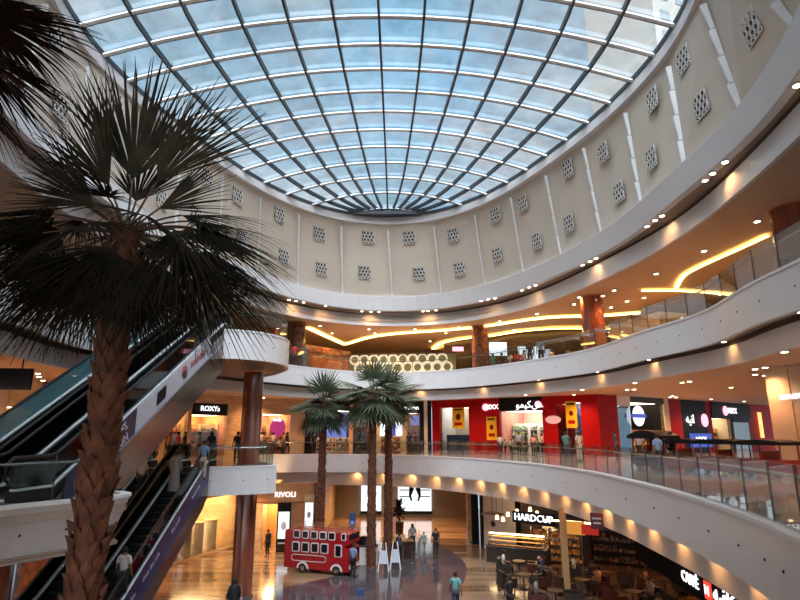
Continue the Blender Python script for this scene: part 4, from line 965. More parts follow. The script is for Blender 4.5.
# ---------- things on the ground floor ----------
def bus():
    A, B = at(283.5, 571, 0), at(349, 577, 0); d = (B-A); L = d.length; ang = math.atan2(d.y, d.x)
    t = empty('double_decker_bus', (A.x, A.y, 0), ang, 'small red double decker bus with white window frames standing by the palms', 'bus')
    Wd, z0, zt = 1.5, .22, 2.22; L = L-.05
    MB().prism([(0, z0), (L, z0), (L, 1.35), (L-.28, 1.5), (L+.0, 1.62), (L-.05, zt-.08), (L-.2, zt), (.05, zt), (0, zt-.1)], 'y', 0, Wd).build('body', 'bus_red', t)
    def win(x0, x1, z0, z1, nm='window'):
        f = MB(); P = [(x0+.05, z0), (x1-.05, z0), (x1, z0+.05), (x1, z1-.05), (x1-.05, z1), (x0+.05, z1), (x0, z1-.05), (x0, z0+.05)]
        f.prism(P, 'y', -.035, .01); o = f.build(nm, 'bus_white', t); P = [(x0+.06, z0+.06), (x1-.06, z0+.06), (x1-.06, z1-.06), (x0+.06, z1-.06)]
        MB().prism(P, 'y', -.05, -.03).build('pane', 'black_gloss', o)
    for i in range(5): win(.55+i*.55*L/4, .55+i*.55*L/4+.44*L/4, 1.80, 2.24)
    for i in range(4): win(.50+i*.60*L/4, .50+i*.60*L/4+.48*L/4, 1.08, 1.62)
    win(L*.79, L*.90, .95, 1.6, 'door'); win(L*.885, L*.96, 1.82, 2.22)
    for x in (L*.30, L*.82):
        a = MB(); P = [(x+.36*math.cos(PI*k/10), .24+.36*math.sin(PI*k/10)) for k in range(11)]; P += [(x+.26*math.cos(PI*k/10), .24+.26*math.sin(PI*k/10)) for k in range(10, -1, -1)]
        a.prism(P, 'y', -.05, .02).build('wheel_arch', 'bus_white', t)
        for yy2 in (-.02, Wd-.16):
            wv = MB(); wv.cyl((0, 0, 0), .24, .18, 20); o = wv.build('wheel', 'rubber', t); o.rotation_euler = (-PI/2, 0, 0); o.location = (x, yy2, .24); MB().cyl((0, 0, -.01), .12, .05, 14).build('hubcap', 'steel', o)
    P = [(.6, .02-.04, .62), (L*.62, -.02, .62), (L*.66, -.02, .7), (L*.66, -.02, .86), (L*.62, -.02, .94), (.6, -.02, .94), (.5, -.02, .86), (.5, -.02, .7)]
    MB().tube(P, .02, 5, closed=True).build('painted_outline', 'bus_white', t)
    r_ = MB()
    for z in (zt+.12, zt+.25): r_.tube([(.5, .05, z), (L-.3, .05, z), (L-.3, Wd-.05, z), (.5, Wd-.05, z)], .015, 5, closed=True)
    for i in range(7):
        for y in (.05, Wd-.05): r_.tube([(.5+i*(L-.8)/6, y, zt), (.5+i*(L-.8)/6, y, zt+.25)], .012, 5)
    r_.build('roof_rail', 'gold_rail', t)
    MB().box((L+.0, Wd/2, .45), (.08, Wd*.9, .2)).build('bumper', 'bus_white', t)
    MB().box((L-.01, Wd/2, 1.15), (.06, Wd*.8, .35)).build('windscreen', 'black_gloss', t); MB().box((L-.0, Wd/2, 2.0), (.06, Wd*.8, .3)).build('upper_windscreen', 'black_gloss', t)
    return t
bus()
c = at(361, 571, 0); t = empty('info_counter', (c.x, c.y+1.8, 0), 0, 'low white counter between the bus and the centre palm', 'counter'); MB().box((0, 0, .5), (1.7, .6, 1.0)).build('body', 'white', t); MB().box((0, 0, 1.03), (1.8, .7, .06)).build('top', 'slate', t); MB().box((-.1, .05, 1.3), (1.3, .3, .5)).build('display_case', 'black_gloss', t)
c = atY(352, 545, 38.2); o = MB().box((0, 0, 1.35), (.38, .12, 2.7)).build('totem_sign', 'ad_blue2', None, (c.x, 38.2, 0)); tag(o, 'tall thin blue totem sign behind the front of the bus', 'sign'); MB().sphere((0, -.08, 2.1), .12, sc=(1, .2, 1)).build('printed_spot', 'glow_blue_dim', o)
for i, px in enumerate((379, 386.5)):
    c = at(px, 571-i*1.5, 0); t = empty('easel_sign', (c.x+.25+.25*i, c.y, 0), .1*i, ['white easel sign standing at the foot of the centre palm', 'white easel sign, right of its twin beside the centre palm'][i], 'sign')
    m = MB()
    for s_ in (-1, 1): m.tube([(s_*.3, -.2, 0), (s_*.12, 0, 1.5)], .03, 6); m.tube([(s_*.3, .25, 0), (s_*.12, 0, 1.5)], .025, 6)
    m.build('frame', 'white', t); MB().box((0, -.12, .75), (.42, .03, .7), 0, -.1).build('board', 'ad_white', t)
t = empty('promotion_counter', (.05, 38.3, 0), .2, 'dark wooden counter with goods where a man in black stands', 'counter'); MB().box((0, 0, .5), (1.5, .7, 1.0)).build('body', 'dark_brown', t); MB().box((0, 0, 1.02), (1.6, .8, .05)).build('top', 'wood', t); MB().box((-.2, 0, 1.2), (.9, .4, .3)).build('goods', 'goods_pastry', t)
for i, (px, py, lab) in enumerate([(403, 567, 'rope barrier post nearest the dark counter'), (412, 563, 'rope barrier post in the middle of the row'), (415.5, 558, 'rope barrier post furthest back in the row'), (433, 568, 'lone low barrier post to the right of the row')]):
    c = at(px, py, 0); t = empty('barrier_post', (c.x, c.y, 0), 0, lab, 'barrier', 'rope barrier posts by the counter'); MB().cyl((0, 0, 0), .17, .03, 16).build('foot', 'steel', t); MB().cyl((0, 0, .02), .025, .95 if i < 3 else .3, 8).build('post', 'steel', t)
A = at(412, 563, 0); B = at(415.5, 558, 0); Cc = at(403, 567, 0)
o = MB().tube([(Cc.x, Cc.y, .93), ((A.x+Cc.x)/2, (A.y+Cc.y)/2, .84), (A.x, A.y, .93), ((A.x+B.x)/2, (A.y+B.y)/2, .85), (B.x, B.y, .93)], .02, 5).build('barrier_rope', 'black'); tag(o, 'dark rope strung between the barrier posts', 'rope')
def potted(name, loc, h, r, ph, label, seed, leaf='frond_green', pot='cream'):
    t = empty(name, loc, 0, label, 'plant'); q = random.Random(seed); MB().cyl((0, 0, 0), r*.8, ph, 16, r).build('pot', pot, t)
    m = MB()
    for i in range(90):
        a = q.uniform(0, 2*PI); e = q.uniform(-.2, 1.4); L = h*q.uniform(.35, .6); z = ph+h*q.uniform(.1, .5); d = Vector((math.cos(a)*math.cos(e), math.sin(a)*math.cos(e), math.sin(e))); s_ = Vector((-math.sin(a), math.cos(a), 0))*.05*h
        p0 = Vector((0, 0, z)); p1 = p0+d*L*.5; p2 = p0+d*L+Vector((0, 0, -.1*h)); m.add([p0, p1-s_, p2, p1+s_, p1+Vector((0, 0, .02))], [(0, 1, 4), (0, 4, 3), (1, 2, 4), (4, 2, 3)])
    m.build('foliage', leaf, t); MB().tube([(0, 0, ph-.05), (0, 0, ph+h*.5)], .03, 6).build('stem', 'petiole', t); return t
potted('potted_plant', (-.1, 45.0, 0), 2.0, .4, 1.2, 'dark leafy plant in a tall pot in the hall behind the centre palms', 3, 'frond_dark', 'dark_brown')
potted('potted_plant', (-7.75, 14.75, 6.02), .55, .16, .22, 'small green plant in a pot by the foot of the upper escalator', 5, 'leaf_green', 'tan_wall')
o = MB().box((0, 0, .9), (.9, .08, 1.7)).build('picture_board', 'peach', None, (-.75, 43.2, .0)); tag(o, 'peach coloured picture board left of the potted plant in the hall', 'board'); MB().sphere((0, -.06, 1.2), .2, sc=(1, .2, 1)).build('printed_spot', 'red_wall', o)
c = at(361, 588.5, .3); o = MB().box((0, 0, .15), (.34, .3, .28)).build('floor_box', 'ad_blue2', None, (c.x, c.y, .012)); tag(o, 'small dark blue box standing on the purple floor by the pool rim', 'box')
t = empty('round_pool', (-1.5, 21.4, .012), 0, 'dark round pool with a pale stone rim at the bottom of the picture', 'pool'); 
rp = MB(); n = 64; ro, ri_ = 6.45, 6.15
vs = [(r_*math.cos(2*PI*i/n), r_*math.sin(2*PI*i/n), z) for z in (0, .14) for r_ in (ro, ri_) for i in range(n)]
fs = []
for i in range(n):
    j = (i+1) % n; fs += [(i, j, 2*n+j, 2*n+i), (2*n+i, 2*n+j, 3*n+j, 3*n+i), (n+i, 3*n+i, 3*n+j, n+j), (i, n+i, n+j, j)]
rp.add(vs, fs).build('rim', 'rim_stone', t); MB().cyl((0, 0, 0), ri_, .05, 64).build('water', 'black_gloss', t)
# ---------- children's train on the middle floor ----------
def carriage(loc, rz, label, loco=False):
    t = empty('train_engine' if loco else 'train_carriage', loc, rz, label, 'train', 'carriages of the small train')
    L, Wd = 1.75, 1.0
    MB().box((0, 0, .42), (L, Wd, .5)).build('body', 'black_gloss' if loco else 'train_red', t); MB().box((0, 0, .18), (L*.9, Wd*.8, .1)).build('chassis', 'black', t)
    for sx in (-1, 1):
        for sy in (-1, 1):
            o = MB().cyl((0, 0, 0), .15, .08, 14).build('wheel', 'rubber', t); o.rotation_euler = (PI/2, 0, 0); o.location = (sx*.55, sy*.42+(.04 if sy > 0 else .04), .16)
            MB().tube([(sx*.78, sy*.44, .6), (sx*.78, sy*.44, 1.25)], .03, 6).build('post', 'train_red' if not loco else 'black', t)
    MB().box((0, 0, .72), (.1, Wd*.9, .5)).build('bench_back', 'train_red', t)
    top = 1.3 if not loco else 1.32
    P = [(-L/2-.1, top-.12)]+[(-L/2-.1+(L+.2)*k/10, top+(.22 if loco else .08)*math.sin(PI*k/10)) for k in range(11)]+[(L/2+.1, top-.12)]
    MB().prism(P, 'y', -Wd/2-.08, Wd/2+.08).build('roof', 'black', t)
    if loco: MB().cyl((L*.3, 0, .65), .14, .5, 12, .18).build('funnel', 'black', t); t.scale = (1.12, 1, 1.14)
    return t
tr = [at(653, 462, 6.0)]
T0, T1 = Vector((11.95, 27.5)), Vector((13.7, 22.2)); dT = (T1-T0).normalized(); aT = math.atan2(dT.y, dT.x)
for i in range(4):
    P = T0+dT*(i*1.98); carriage((P.x, P.y, 6.0), aT, ['arched black engine of the small train, furthest from the beige wall', 'red train carriage coupled directly behind the black engine', 'third car of the small train, a red carriage with black canopy', 'last red carriage of the small train, nearest the beige wall'][i], i == 0)
c = atY(13, 379, 19); t = empty('hanging_screen', (c.x-.6, 19, c.z), .12, 'wide black screen hanging from the ceiling at the left edge', 'screen'); MB().box((0, 0, 0), (2.3, .12, .72)).build('panel', 'black_gloss', t); MB().tube([(-.8, 0, .3), (-.8, 0, 10.4-c.z)], .025, 6).tube([(.8, 0, .3), (.8, 0, 10.4-c.z)], .025, 6).build('hanger', 'black', t)
# ---------- downlights ----------
def spot(loc, power, col=(1, .66, .36), ang=150, blend=1, r=.06, tgt=None):
    ld = bpy.data.lights.new('spot', 'SPOT'); ld.energy = power; ld.color = col; ld.spot_size = R(ang); ld.spot_blend = blend; ld.shadow_soft_size = r
    o = bpy.data.objects.new('spot', ld); C.objects.link(o); o.location = loc
    if tgt is not None: o.rotation_euler = (Vector(tgt)-Vector(loc)).to_track_quat('-Z', 'Y').to_euler()
    return o
proto = None
def downlight(loc, group, label, s=1.0):
    global proto
    if proto is None:
        proto = empty('downlight', loc, 0, label, 'ceiling light', group)
        MB().cyl((0, 0, -.03), .13, .04, 18, .15).build('trim_ring', 'steel_white', proto); MB().cyl((0, 0, -.045), .10, .02, 16).build('lens', 'lens_warm', proto); t = proto
    else: t = copy_tree(proto, None, loc, 0); t['label'] = label; t['group'] = group
    t.location = loc; t.scale = (s, s, s); return t
emis('lens_warm', (1, .80, .55), 14)
KT = 2.6
g = ('downlights in the top floor ceiling', 'round warm downlight in the top floor ceiling')
L2L = [(704, 250.6), (656, 273.4), (644, 297.5), (757, 221), (614, 290), (574, 304), (611, 307), (627, 301), (579, 297), (603, 295.6), (537, 313.6), (499.6, 321), (459, 327), (514, 330), (415, 329), (446, 333), (430, 341),
       (320, 325.6), (332, 333), (369, 329), (375, 333)]
for i, (px, py) in enumerate(L2L):
    c = at(px, py, 15.86); downlight(c, *g)
    if i % 2 == 0: spot((c.x, c.y, 15.75), 260*KT, (1, .50, .22))
g = ('downlights in the middle floor ceiling', 'round warm downlight in the middle floor ceiling')
for i, (px, py) in enumerate([(755, 368.6), (765, 367), (755, 374), (765, 375), (682, 382), (689.6, 381), (731, 387), (744, 401), (676, 397), (670, 397), (627, 389.4), (634, 389), (574, 394.2), (596, 395), (29, 372.5), (38, 373), (29, 376), (39, 376), (34, 381), (43, 380)]):
    c = at(px, py, 10.31); downlight(c, *g)
    if i in (0, 4, 6, 8, 10, 12, 14): spot((c.x, c.y, 10.2), 230*KT, (1, .50, .22))
for x, y in [(-14.5, 35), (-10.5, 44), (-5, 46.6), (0, 46.4), (4.5, 44.5), (9, 41), (11.5, 36), (12.8, 31), (13, 19), (-15.5, 27), (-15.5, 20), (20, 42), (25, 46)]:
    downlight((x, y, 10.31), *g); spot((x, y, 10.2), 300*KT, (1, .50, .22))
# triples in the soffit between the two upper bands
g = ('triple downlights under the upper white band', 'small warm downlight under the upper white band, one of the groups of three')
tri = [[(725, 161.6), (712.6, 173), (705, 180)], [(662, 215.4), (655, 220), (647, 226)], [(596, 258), (590, 261), (582.6, 264.6)], [(535.6, 285), (529, 287), (522, 290)], [(495, 298), (488, 299), (481, 300.6)],
       [(436, 310), (428, 310.6), (423, 311)], [(362, 311), (371, 311.4), (379, 311.5)], [(325.6, 305.6)], [(303.6, 302), (296, 300.6), (289, 299.6)], [(797, 85)]]
for tr3 in tri:
    for k, (px, py) in enumerate(tr3):
        c = at(px, py, 16.58); downlight(c, *g, .9)
    c = at(*tr3[len(tr3)//2], 16.58); od = Vector((c.x+.4, c.y-21, 0)).normalized()
    spot((c.x, c.y, 16.5), 20*KT, (1, .52, .2), 100, 1, .04, (c.x+od.x*1.0, c.y+od.y*1.0, 15.7))
for k in (15, 17, 19, 21, 23):     # the unseen left part of the same ring
    c = pt_on(offset(AB, .7), k/27)
# lights under the fascias
def along(P, d, s0, s1, step, z, power, grp, lab, scallop, n0=0):
    Q = offset(P, d); L = [0]
    for i in range(len(Q)-1): L.append(L[-1]+math.dist(Q[i], Q[i+1]))
    T = s0
    while T < s1:
        i = max(j for j in range(len(L)) if L[j] <= T); t = (T-L[i])/max(1e-6, (L[i+1]-L[i])) if i+1 < len(L) else 0
        p = Vector(Q[i]).lerp(Vector(Q[min(i+1, len(Q)-1)]), t); od = Vector((p.x+.5, p.y-21, 0)).normalized()
        downlight((p.x, p.y, z), grp, lab, .7)
        spot((p.x, p.y, z-.05), power, (1, .44, .12), 120, 1, .03, (p.x+od.x*.5, p.y+od.y*.5, z-.7)); T += step
along(L1P, .38, 9, 52, 2.2, 4.86, 15*KT, 'small lights under the middle floor edge', 'small warm light in the groove under the middle floor edge', 0)
i_ = L2P.index(max(L2P, key=lambda p: p[1])); L2S = L2P[i_:]+L2P[:i_]
along(L2S, .4, 2, 34, 5.2, 10.86, 7*KT, 'small lights under the top floor edge', 'small warm light in the groove under the top floor edge', 0)
# ground floor fill lamps, added to brighten the hall and cafe
g = ('fill lights added in the ground floor ceiling', 'round warm fill light added in the ground floor ceiling')
for x, y, pw in [(-3.5, 47, 420), (0, 47, 420), (3, 47, 420), (-3.5, 52.5, 420), (1, 52.5, 420), (-9.5, 38.6, 260), (-14.2, 33.5, 300), (-15.5, 30, 300), (-14, 25, 300), (-14, 18, 250)]:
    downlight((x, y, 4.12), *g); spot((x, y, 4.0), pw*KT, (1, .55, .24))
g = ('fill lights added in the cafe ceiling', 'small warm fill light added in the dark cafe ceiling')
for x, y, pw in [(10.4, 34, 70), (9.4, 30, 60), (12.5, 31.5, 60), (12, 26.5, 80), (14.5, 23, 160), (12, 21, 160), (16.5, 29, 60)]:
    downlight((x, y, 3.92), *g, .7); spot((x, y, 3.8), pw*KT, (1, .5, .2))
# ---------- people ----------
for n_, c in [('skin_light', (.45, .26, .18)), ('skin_brown', (.22, .11, .065)), ('cloth_black', (.012, .012, .014)), ('cloth_white', (.62, .60, .60)), ('cloth_blue', (.20, .30, .48)), ('cloth_grey', (.26, .23, .22)), ('cloth_teal', (.18, .42, .42)),
              ('cloth_red', (.50, .03, .03)), ('cloth_navy', (.03, .04, .09)), ('cloth_slate', (.10, .15, .19)), ('cloth_pink', (.55, .32, .32)), ('cloth_cream', (.6, .48, .36)), ('cloth_green', (.06, .2, .17)), ('hair_black', (.012, .010, .01)), ('hair_brown', (.05, .025, .015)), ('cloth_orange', (.5, .2, .06))]:
    mat(n_, c, .75 if 'skin' not in n_ else .5)
def skin(name, chains):
    """chains: lists of (point, radius) grown into one surface each branch shares its first point with an earlier vertex"""
    vs, es, rs, key = [], [], [], {}
    for ch in chains:
        prev = None
        for p, r in ch:
            k_ = tuple(round(c, 4) for c in p)
            if k_ not in key: key[k_] = len(vs); vs.append(p); rs.append(r if isinstance(r, tuple) else (r, r))
            i = key[k_]
            if prev is not None and prev != i: es.append((prev, i))
            prev = i
    me = bpy.data.meshes.new(name); me.from_pydata(vs, es, []); o = bpy.data.objects.new(name, me); C.objects.link(o)
    md = o.modifiers.new('s', 'SKIN'); md.use_smooth_shade = True
    for i, r in enumerate(rs): me.skin_vertices[0].data[i].radius = r
    me.skin_vertices[0].data[0].use_root = True
    o.modifiers.new('d', 'SUBSURF').levels = 1
    dg = bpy.context.evaluated_depsgraph_get(); m2 = bpy.data.meshes.new_from_object(o.evaluated_get(dg)); bpy.data.objects.remove(o); m2.name = name
    return m2
def join_mesh(me, mb):
    bm = bmesh.new(); bm.from_mesh(me); m2 = mb.mesh('tmp'); bm.from_mesh(m2); bm.to_mesh(me); bm.free()
    for p in me.polygons: p.use_smooth = True
    return me
def pose(kind):
    J = {}
    if kind == 'sit':
        J.update(pel=(0, 0, .52), wst=(0, -.03, .68), chs=(0, -.04, .90), nb=(0, -.02, 1.06), nk=(0, 0, 1.13), hd=(0, .03, 1.22), ht=(0, .03, 1.28))
        for s, n in ((-1, 'l'), (1, 'r')):
            J[n+'sh'] = (s*.17, -.03, 1.02); J[n+'el'] = (s*.24, .02, .76); J[n+'wr'] = (s*.14, .24, .72); J[n+'hp'] = (s*.09, .02, .50); J[n+'kn'] = (s*.13, .44, .50); J[n+'an'] = (s*.12, .46, .09); J[n+'to'] = (s*.13, .62, .04)
    else:
        J.update(pel=(0, 0, .93), wst=(0, 0, 1.08), chs=(0, 0, 1.29), nb=(0, -.01, 1.44), nk=(0, 0, 1.51), hd=(0, .025, 1.60), ht=(0, .025, 1.66))
        w = kind == 'walk'; l = kind == 'lean'
        for s, n in ((-1, 'l'), (1, 'r')):
            f = s if w else 0
            J[n+'sh'] = (s*.17, -.01, 1.40); J[n+'el'] = (s*.23, -.02-.12*f, 1.13); J[n+'wr'] = (s*.24, .07-.17*f, .90)
            J[n+'hp'] = (s*.09, 0, .90); J[n+'kn'] = (s*.10, .03+.17*f, .50); J[n+'an'] = (s*.10, -.02+.20*f-(.06 if f < 0 else 0), .09+(.05 if f < 0 else 0)); J[n+'to'] = (s*.11, .12+.20*f-(.06 if f < 0 else 0), .04+(.01 if f < 0 else 0))
            if l: J[n+'el'] = (s*.22, .12, 1.2); J[n+'wr'] = (s*.16, .34, 1.10)
    return J
_cache = {}
def body_meshes(kind):
    if kind in _cache: return _cache[kind]
    J = pose(kind)
    ch = [[(J['pel'], (.13, .10)), (J['wst'], (.12, .09)), (J['chs'], (.145, .10)), (J['nb'], (.09, .07)), (J['nk'], .05), (J['hd'], (.075, .09)), (J['ht'], (.06, .075))]]
    for n in 'lr':
        ch += [[(J['nb'], (.09, .07)), (J[n+'sh'], .06), (J[n+'el'], .043), (J[n+'wr'], .028)], [(J['pel'], (.13, .10)), (J[n+'hp'], .085), (J[n+'kn'], .055), (J[n+'an'], .037), (J[n+'to'], .03)]]
    b = skin('body', ch); x = MB()
    for n, s in (('l', -1), ('r', 1)):     # palms, fingers and thumbs
        w = Vector(J[n+'wr']); e = Vector(J[n+'el']); d = (w-e).normalized(); side = Vector((0, 1, 0)) if abs(d.y) < .7 else Vector((1, 0, 0)); side = (side-d*side.dot(d)).normalized(); nn = d.cross(side)
        x.tube([w-d*.02, w+d*.04, w+d*.09], [.026, .036, .034], 8, .5)
        for f in range(4):
            o = w+d*.085+side*(f-1.5)*.018; L = (.062, .074, .070, .055)[f]; x.tube([o, o+d*L*.5+nn*.006, o+d*L+nn*.024], [.0095, .009, .007], 5)
        o = w+d*.03+side*.03; x.tube([o, o+side*.03+d*.025, o+side*.035+d*.06], [.011, .010, .008], 5)
    h = Vector(J['hd']); x.add([h+Vector(v) for v in ((0, .085, .02), (-.014, .08, -.025), (.014, .08, -.025), (0, .118, -.022), (0, .08, -.03))], [(0, 3, 1), (0, 2, 3), (1, 3, 4), (3, 2, 4)])
    for s in (-1, 1): x.sphere(tuple(h+Vector((s*.078, .0, -.005))), .025, 6, 5, (.4, .7, 1))
    join_mesh(b, x)
    up = [[(J['wst'], (.15, .115)), (J['chs'], (.175, .125)), (J['nb'], (.10, .08))]]; up[0].insert(0, (tuple(Vector(J['pel'])+Vector((0, 0, .02))), (.155, .12)))
    for n in 'lr': up += [[(J['nb'], (.10, .08)), (J[n+'sh'], .078), (tuple(Vector(J[n+'sh']).lerp(Vector(J[n+'el']), .8)), .062)]]
    lg = []
    for n in 'lr': lg += [[(J['pel'], (.148, .115)), (J[n+'hp'], .10), (J[n+'kn'], .072), (tuple(Vector(J[n+'kn']).lerp(Vector(J[n+'an']), .93)), .055)]]
    sh = MB(); eyes = MB()
    for n in 'lr':
        a, t = Vector(J[n+'an']), Vector(J[n+'to']); sh.tube([a+Vector((0, -.05, -.045)), a+Vector((0, 0, -.03)), (a+t)/2+Vector((0, 0, -.01)), t+Vector((0, .03, -.005))], [.03, .05, .045, .03], 8, .8)
    for s in (-1, 1): eyes.sphere(tuple(h+Vector((s*.032, .076, .012))), .011, 6, 4)
    eyes.tube([tuple(h+Vector((-.022, .078, -.052))), tuple(h+Vector((.022, .078, -.052)))], .005, 4)
    hr = MB(); hr.smooth = True; hr.sphere(tuple(h+Vector((0, -.018, .022))), .093, 12, 9, (.98, 1.05, 1.0))
    hl = MB(); hl.smooth = True; hl.sphere(tuple(h+Vector((0, -.022, .02))), .10, 12, 9, (1, 1.05, 1.05)); hl.tube([h+Vector((0, -.05, .0)), h+Vector((0, -.08, -.12)), h+Vector((0, -.09, -.26))], [.085, .085, .05], 10, .5)
    full = [[(J['ht'], .09), (J['nk'], .07), (J['nb'], (.11, .09)), (J['chs'], (.18, .13))]]
    rb = MB(); rb.smooth = True
    def ringz(c, rx, ry): return [(c[0]+rx*math.cos(2*PI*k/14), c[1]+ry*math.sin(2*PI*k/14), c[2]) for k in range(14)]
    if kind != 'sit': lev = [((0, -.01, 1.46), .09, .08), ((0, -.01, 1.38), .19, .11), ((0, 0, 1.15), .19, .135), ((0, 0, .85), .20, .15), ((0, 0, .45), .23, .19), ((0, 0, .06), .27, .24)]
    else: lev = [((0, -.03, 1.08), .09, .08), ((0, -.03, 1.0), .19, .11), ((0, -.02, .8), .19, .13), ((0, .12, .55), .22, .28), ((0, .28, .3), .23, .26), ((0, .3, .08), .25, .27)]
    vs = []
    for l in lev: vs += ringz(*l)
    rb.add(vs, [(i*14+k, i*14+(k+1) % 14, (i+1)*14+(k+1) % 14, (i+1)*14+k) for i in range(len(lev)-1) for k in range(14)]+[tuple(range(14))])
    rs = skin('robe', [[(J['nb'], (.1, .08)), (J[n+'sh'], .085), (J[n+'el'], .07), (tuple(Vector(J[n+'el']).lerp(Vector(J[n+'wr']), .85)), .06)] for n in 'lr'])
    rbm = join_mesh(rs, rb)
    sc_ = MB(); sc_.smooth = True; sc_.sphere(tuple(h+Vector((0, -.02, .012))), .108, 12, 9, (1, 1.0, 1.12)); sc_.tube([h+Vector((0, -.02, -.05)), h+Vector((0, -.02, -.15)), h+Vector((0, -.01, -.24))], [.08, .12, .17], 12, .7)
    _cache[kind] = dict(body=b, shirt=skin('shirt', up), trousers=skin('trousers', lg), shoes=sh.mesh('shoes'), eyes=eyes.mesh('eyes'), hair=hr.mesh('hair'), long_hair=hl.mesh('long_hair'), robe=rbm, headscarf=sc_.mesh('headscarf'))
    return _cache[kind]
def person(loc, rz, kind, label, top='cloth_white', bottom='cloth_black', hair='hair', skin_='skin_brown', s=1.0, robe=None, group=None):
    M = body_meshes(kind); t = empty('person', loc, rz, label, 'person', group); t.scale = (s, s, s)
    def part(nm, m, key=None):
        me = M[key or nm].copy(); me.materials.clear(); me.materials.append(MATS[m])
        for p in me.polygons: p.use_smooth = True
        o = bpy.data.objects.new(nm, me); C.objects.link(o); o.parent = t; return o
    part('body', skin_); part('face_features', 'black', 'eyes'); part('shoes', 'cloth_black')
    if robe: part('robe', robe)
    else: part('shirt', top); part('trousers', bottom)
    if hair == 'scarf': part('headscarf', robe or top, 'headscarf')
    elif hair: part('hair' if hair == 'hair' else 'long_hair', 'hair_black')
    return t
def P(px, Y, z, kind, label, rz=0, **k):
    dep = Y*math.cos(TH)+(z+.9-CZ)*math.sin(TH); person(((px-400)/F*dep, Y, z), rz, kind, label, **k)
def G(px, py, kind, label, rz=0, z=.012, **k):
    c = at(px, py, z); person(tuple(c), rz, kind, label, **k)
# escalator riders
def rider(pair, lane, q_, kind, label, dx=0, rz=None, **k):
    t, foot, ez, run = pair[lane]; zz = math.floor(q_/.4)*.4*math.tan(R(30))+.05+.18; c, sn = math.cos(ez), math.sin(ez)
    loc = (foot.x+dx*c-q_*sn, foot.y+dx*sn+q_*c, foot.z+zz); return person(loc, ez if rz is None else rz, kind, label, **k)
rider(lo, 0, 3.55, 'stand', 'man in a white T-shirt and dark trousers riding low on the escalator', .5, top='cloth_white', s=1.02)
rider(lo, 0, 8.75, 'stand', 'man in a long grey robe near the top of the escalator', -.18, robe='cloth_grey', s=1.0)
P(203, 26.6, 5.55, 'stand', 'man in a light blue shirt at the top of the escalator', .2, top='cloth_blue', bottom='cloth_cream', s=1.02)
rider(lo, 1, 8.3, 'stand', 'man in a cream shirt and black trousers on the left escalator', .2, top='cloth_cream', bottom='cloth_black')
for px, Y, lab, kw in [(169, 31.5, 'woman in brown standing beyond the escalator, leftmost of the crowd', dict(top='cloth_orange')), (178, 33, 'woman in red with a bright bag beyond the escalators', dict(top='cloth_red')), (184.5, 34.5, 'person in black seen between the escalator riders', dict(top='cloth_black')),
                       (211, 32, 'woman with long hair in black right of the man in blue', dict(top='cloth_black', hair='long')), (199, 35, 'person in dark green further back behind the man in blue', dict(top='cloth_green'))]:
    P(px, Y, 6.0, 'stand', lab, rnd.uniform(-2, 2), **kw)
P(237.5, 31.5, 6.0, 'stand', 'person in black standing just left of the slim red column', .5, top='cloth_black')
P(287, 45.6, 6.0, 'walk', 'woman with long hair in a black dress walking on the middle floor', -PI/2, top='cloth_black', hair='long')
for i, px in enumerate((261.5, 267, 273, 280, 283.5)):
    P(px, 45.2+i*.3, 6.0, 'sit' if i % 2 else 'stand', 'person in %s before the pink shop, %s' % (['white', 'red', 'white and black', 'cream', 'pale pink'][i], ['next to the column', 'second from the column', 'in the middle of the group', 'second from the right', 'at the right of the group'][i]), 1+i, top=['cloth_white', 'cloth_red', 'cloth_white', 'cloth_cream', 'cloth_pink'][i])
for i, (px, Y, tp, lab) in enumerate([(314, 45.8, 'cloth_black', 'person in black before the dark strip left of the electronics shop'), (368, 46, 'cloth_black', 'man in black between the trunks of the centre palms'), (409, 46.6, 'cloth_black', 'left one of two people in black before the shoe shop'), (415, 46.5, 'cloth_navy', 'right one of two people in black before the shoe shop')]):
    P(px, Y, 6.0, 'stand', lab, i*1.3, top=tp)
for i, (px, Y, tp, lab, s_) in enumerate([(500, 42.5, 'cloth_white', 'person in white at the left of the red shop entrance', .9), (505, 43.5, 'cloth_teal', 'child in teal at the red shop entrance', .7), (511, 43.2, 'cloth_white', 'child in white left of the man in blue at the red shop', .72), (519, 42.2, 'cloth_blue', 'man in a blue shirt in the red shop entrance', 1),
                                          (526, 43.4, 'cloth_navy', 'person in navy at the middle of the red shop entrance', .95), (533, 42.6, 'cloth_pink', 'woman in pink in the red shop entrance', .9), (538, 42.0, 'cloth_green', 'child in green at the right of the shop entrance', .72), (542, 41.4, 'cloth_cream', 'person in cream at the right of the red shop entrance', .95)]):
    P(px, Y, 6.0, 'stand', lab, i*1.1, top=tp, s=s_)
P(566, 34.5, 6.0, 'lean', 'person in a green top leaning over below the rightmost yellow poster', -.6, top='cloth_green', bottom='cloth_navy'); P(579, 34.2, 6.0, 'stand', 'woman in a cream top beside the person in green', .4, top='cloth_cream', bottom='cloth_cream')
P(658, 24.2, 6.0, 'stand', 'man in a pale blue shirt beside the black train engine', .3, top='cloth_blue', s=.93)
P(616, 33, 6.0, 'stand', 'man in navy by the glossy red wall', 1.3, top='cloth_navy'); P(640, 31, 6.0, 'stand', 'person in white behind the train engine', 2, top='cloth_white'); P(672, 26.8, 6.0, 'stand', 'person in black just right of the train engine', 2, top='cloth_black')
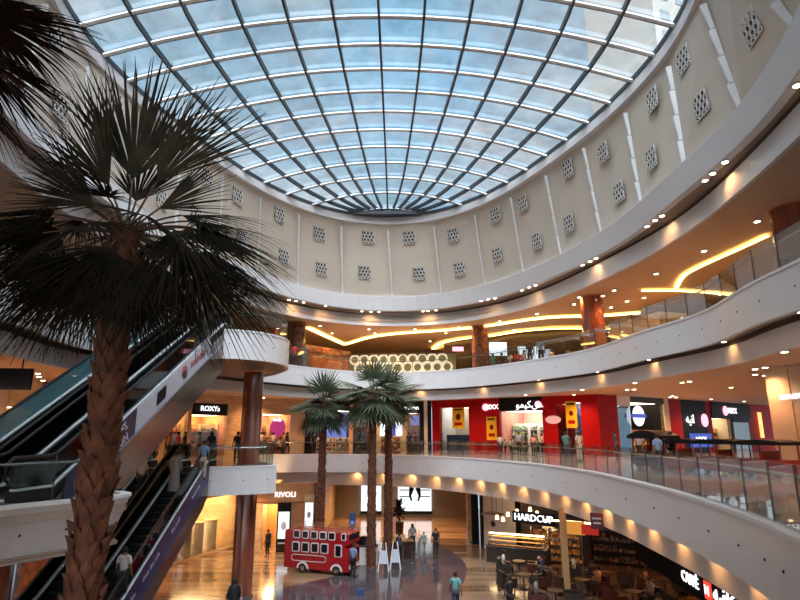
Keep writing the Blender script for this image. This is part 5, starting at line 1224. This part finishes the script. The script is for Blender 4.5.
# top floor
P(294, 39.6, 12, 'stand', 'person in a bright red top by the marble column on the top floor', .3, top='cloth_red', bottom='cloth_navy', s=1.05); P(288, 39.2, 12, 'stand', 'person in black left of the person in red on the top floor', 1, top='cloth_black'); P(304.5, 40.8, 12, 'stand', 'person in a slate robe right of the person in red', 1, robe='cloth_slate', hair='scarf')
P(541, 38.3, 12, 'stand', 'standing person in a pale blue top at the top floor railing', 0, top='cloth_blue', bottom='cloth_black', s=1.15); P(530, 39.2, 12, 'stand', 'person in black left of the pale blue one at the railing', 0, top='cloth_black', s=1.1)
for i, px in enumerate((493, 502, 510, 518, 524, 552, 569)):
    P(px, 42.4-i*.5, 12, 'sit', 'diner in %s seated in the dark restaurant, %s' % (['green', 'black', 'white', 'red', 'grey', 'cream', 'slate'][i], ['nearest the marble column', 'second from the column', 'third from the column', 'fourth from the column', 'left of the standing pair', 'right of the standing pair', 'at the right end'][i]), i, top=['cloth_green', 'cloth_black', 'cloth_white', 'cloth_red', 'cloth_grey', 'cloth_cream', 'cloth_slate'][i], s=1.1)
# ground floor
G(353, 577.5, 'stand', 'man in a pale blue shirt and black trousers at the front of the bus', -.6, top='cloth_blue', bottom='cloth_black')
G(399, 563, 'stand', 'man in dark clothes at the wooden counter', -.8, top='cloth_navy'); G(412.5, 553, 'stand', 'woman with long hair in black and a bag walking into the hall', .1, top='cloth_grey', hair='long', s=1.05)
G(424, 553, 'walk', 'boy in a teal shirt walking into the hall', .1, top='cloth_teal', bottom='cloth_grey', s=.76); G(436, 558, 'walk', 'man all in black walking into the hall', 0, top='cloth_black', s=1.03)
G(456, 615, 'walk', 'woman in a teal top with a dark strap at the bottom edge', 0, top='cloth_teal', bottom='cloth_navy', hair='hair', s=1.0)
G(511, 620, 'stand', 'person in black at the bottom edge before the cafe', .3, top='cloth_black'); G(232, 624, 'stand', 'woman in a black robe and scarf at the foot of the slim red column', .4, robe='cloth_black', hair='scarf')
P(268, 38.6, 0.0, 'stand', 'dark clothed person in the doorway of the watch shop', 1, top='cloth_black', bottom='cloth_black', s=.95)
seat = [('cloth_white', 'white'), ('cloth_black', 'black'), ('cloth_navy', 'navy'), ('cloth_pink', 'pink'), ('cloth_black', 'black'), ('cloth_white', 'white'), ('cloth_orange', 'orange'), ('cloth_cream', 'cream'), ('cloth_grey', 'grey'), ('cloth_pink', 'pink'), ('cloth_cream', 'cream'), ('cloth_red', 'red')]
for i, (x, y) in enumerate(rowsc):
    for k, (dx, a) in enumerate(((-.85, -PI/2), (.85, PI/2))):
        if (i+k) % 2 and i not in (10, 2): continue
        c_, n_ = seat[(i+3*k) % 12]
        person((x+dx, y+(.1 if k else -.1), .0), a+(.2 if i % 2 else -.25), 'sit', 'seated guest in %s, %s, %s of the table' % (n_, names[i], 'left' if k == 0 else 'right'), top=c_, bottom='cloth_black' if i != 10 else 'cloth_cream', hair='long' if i % 3 == 0 else 'hair')
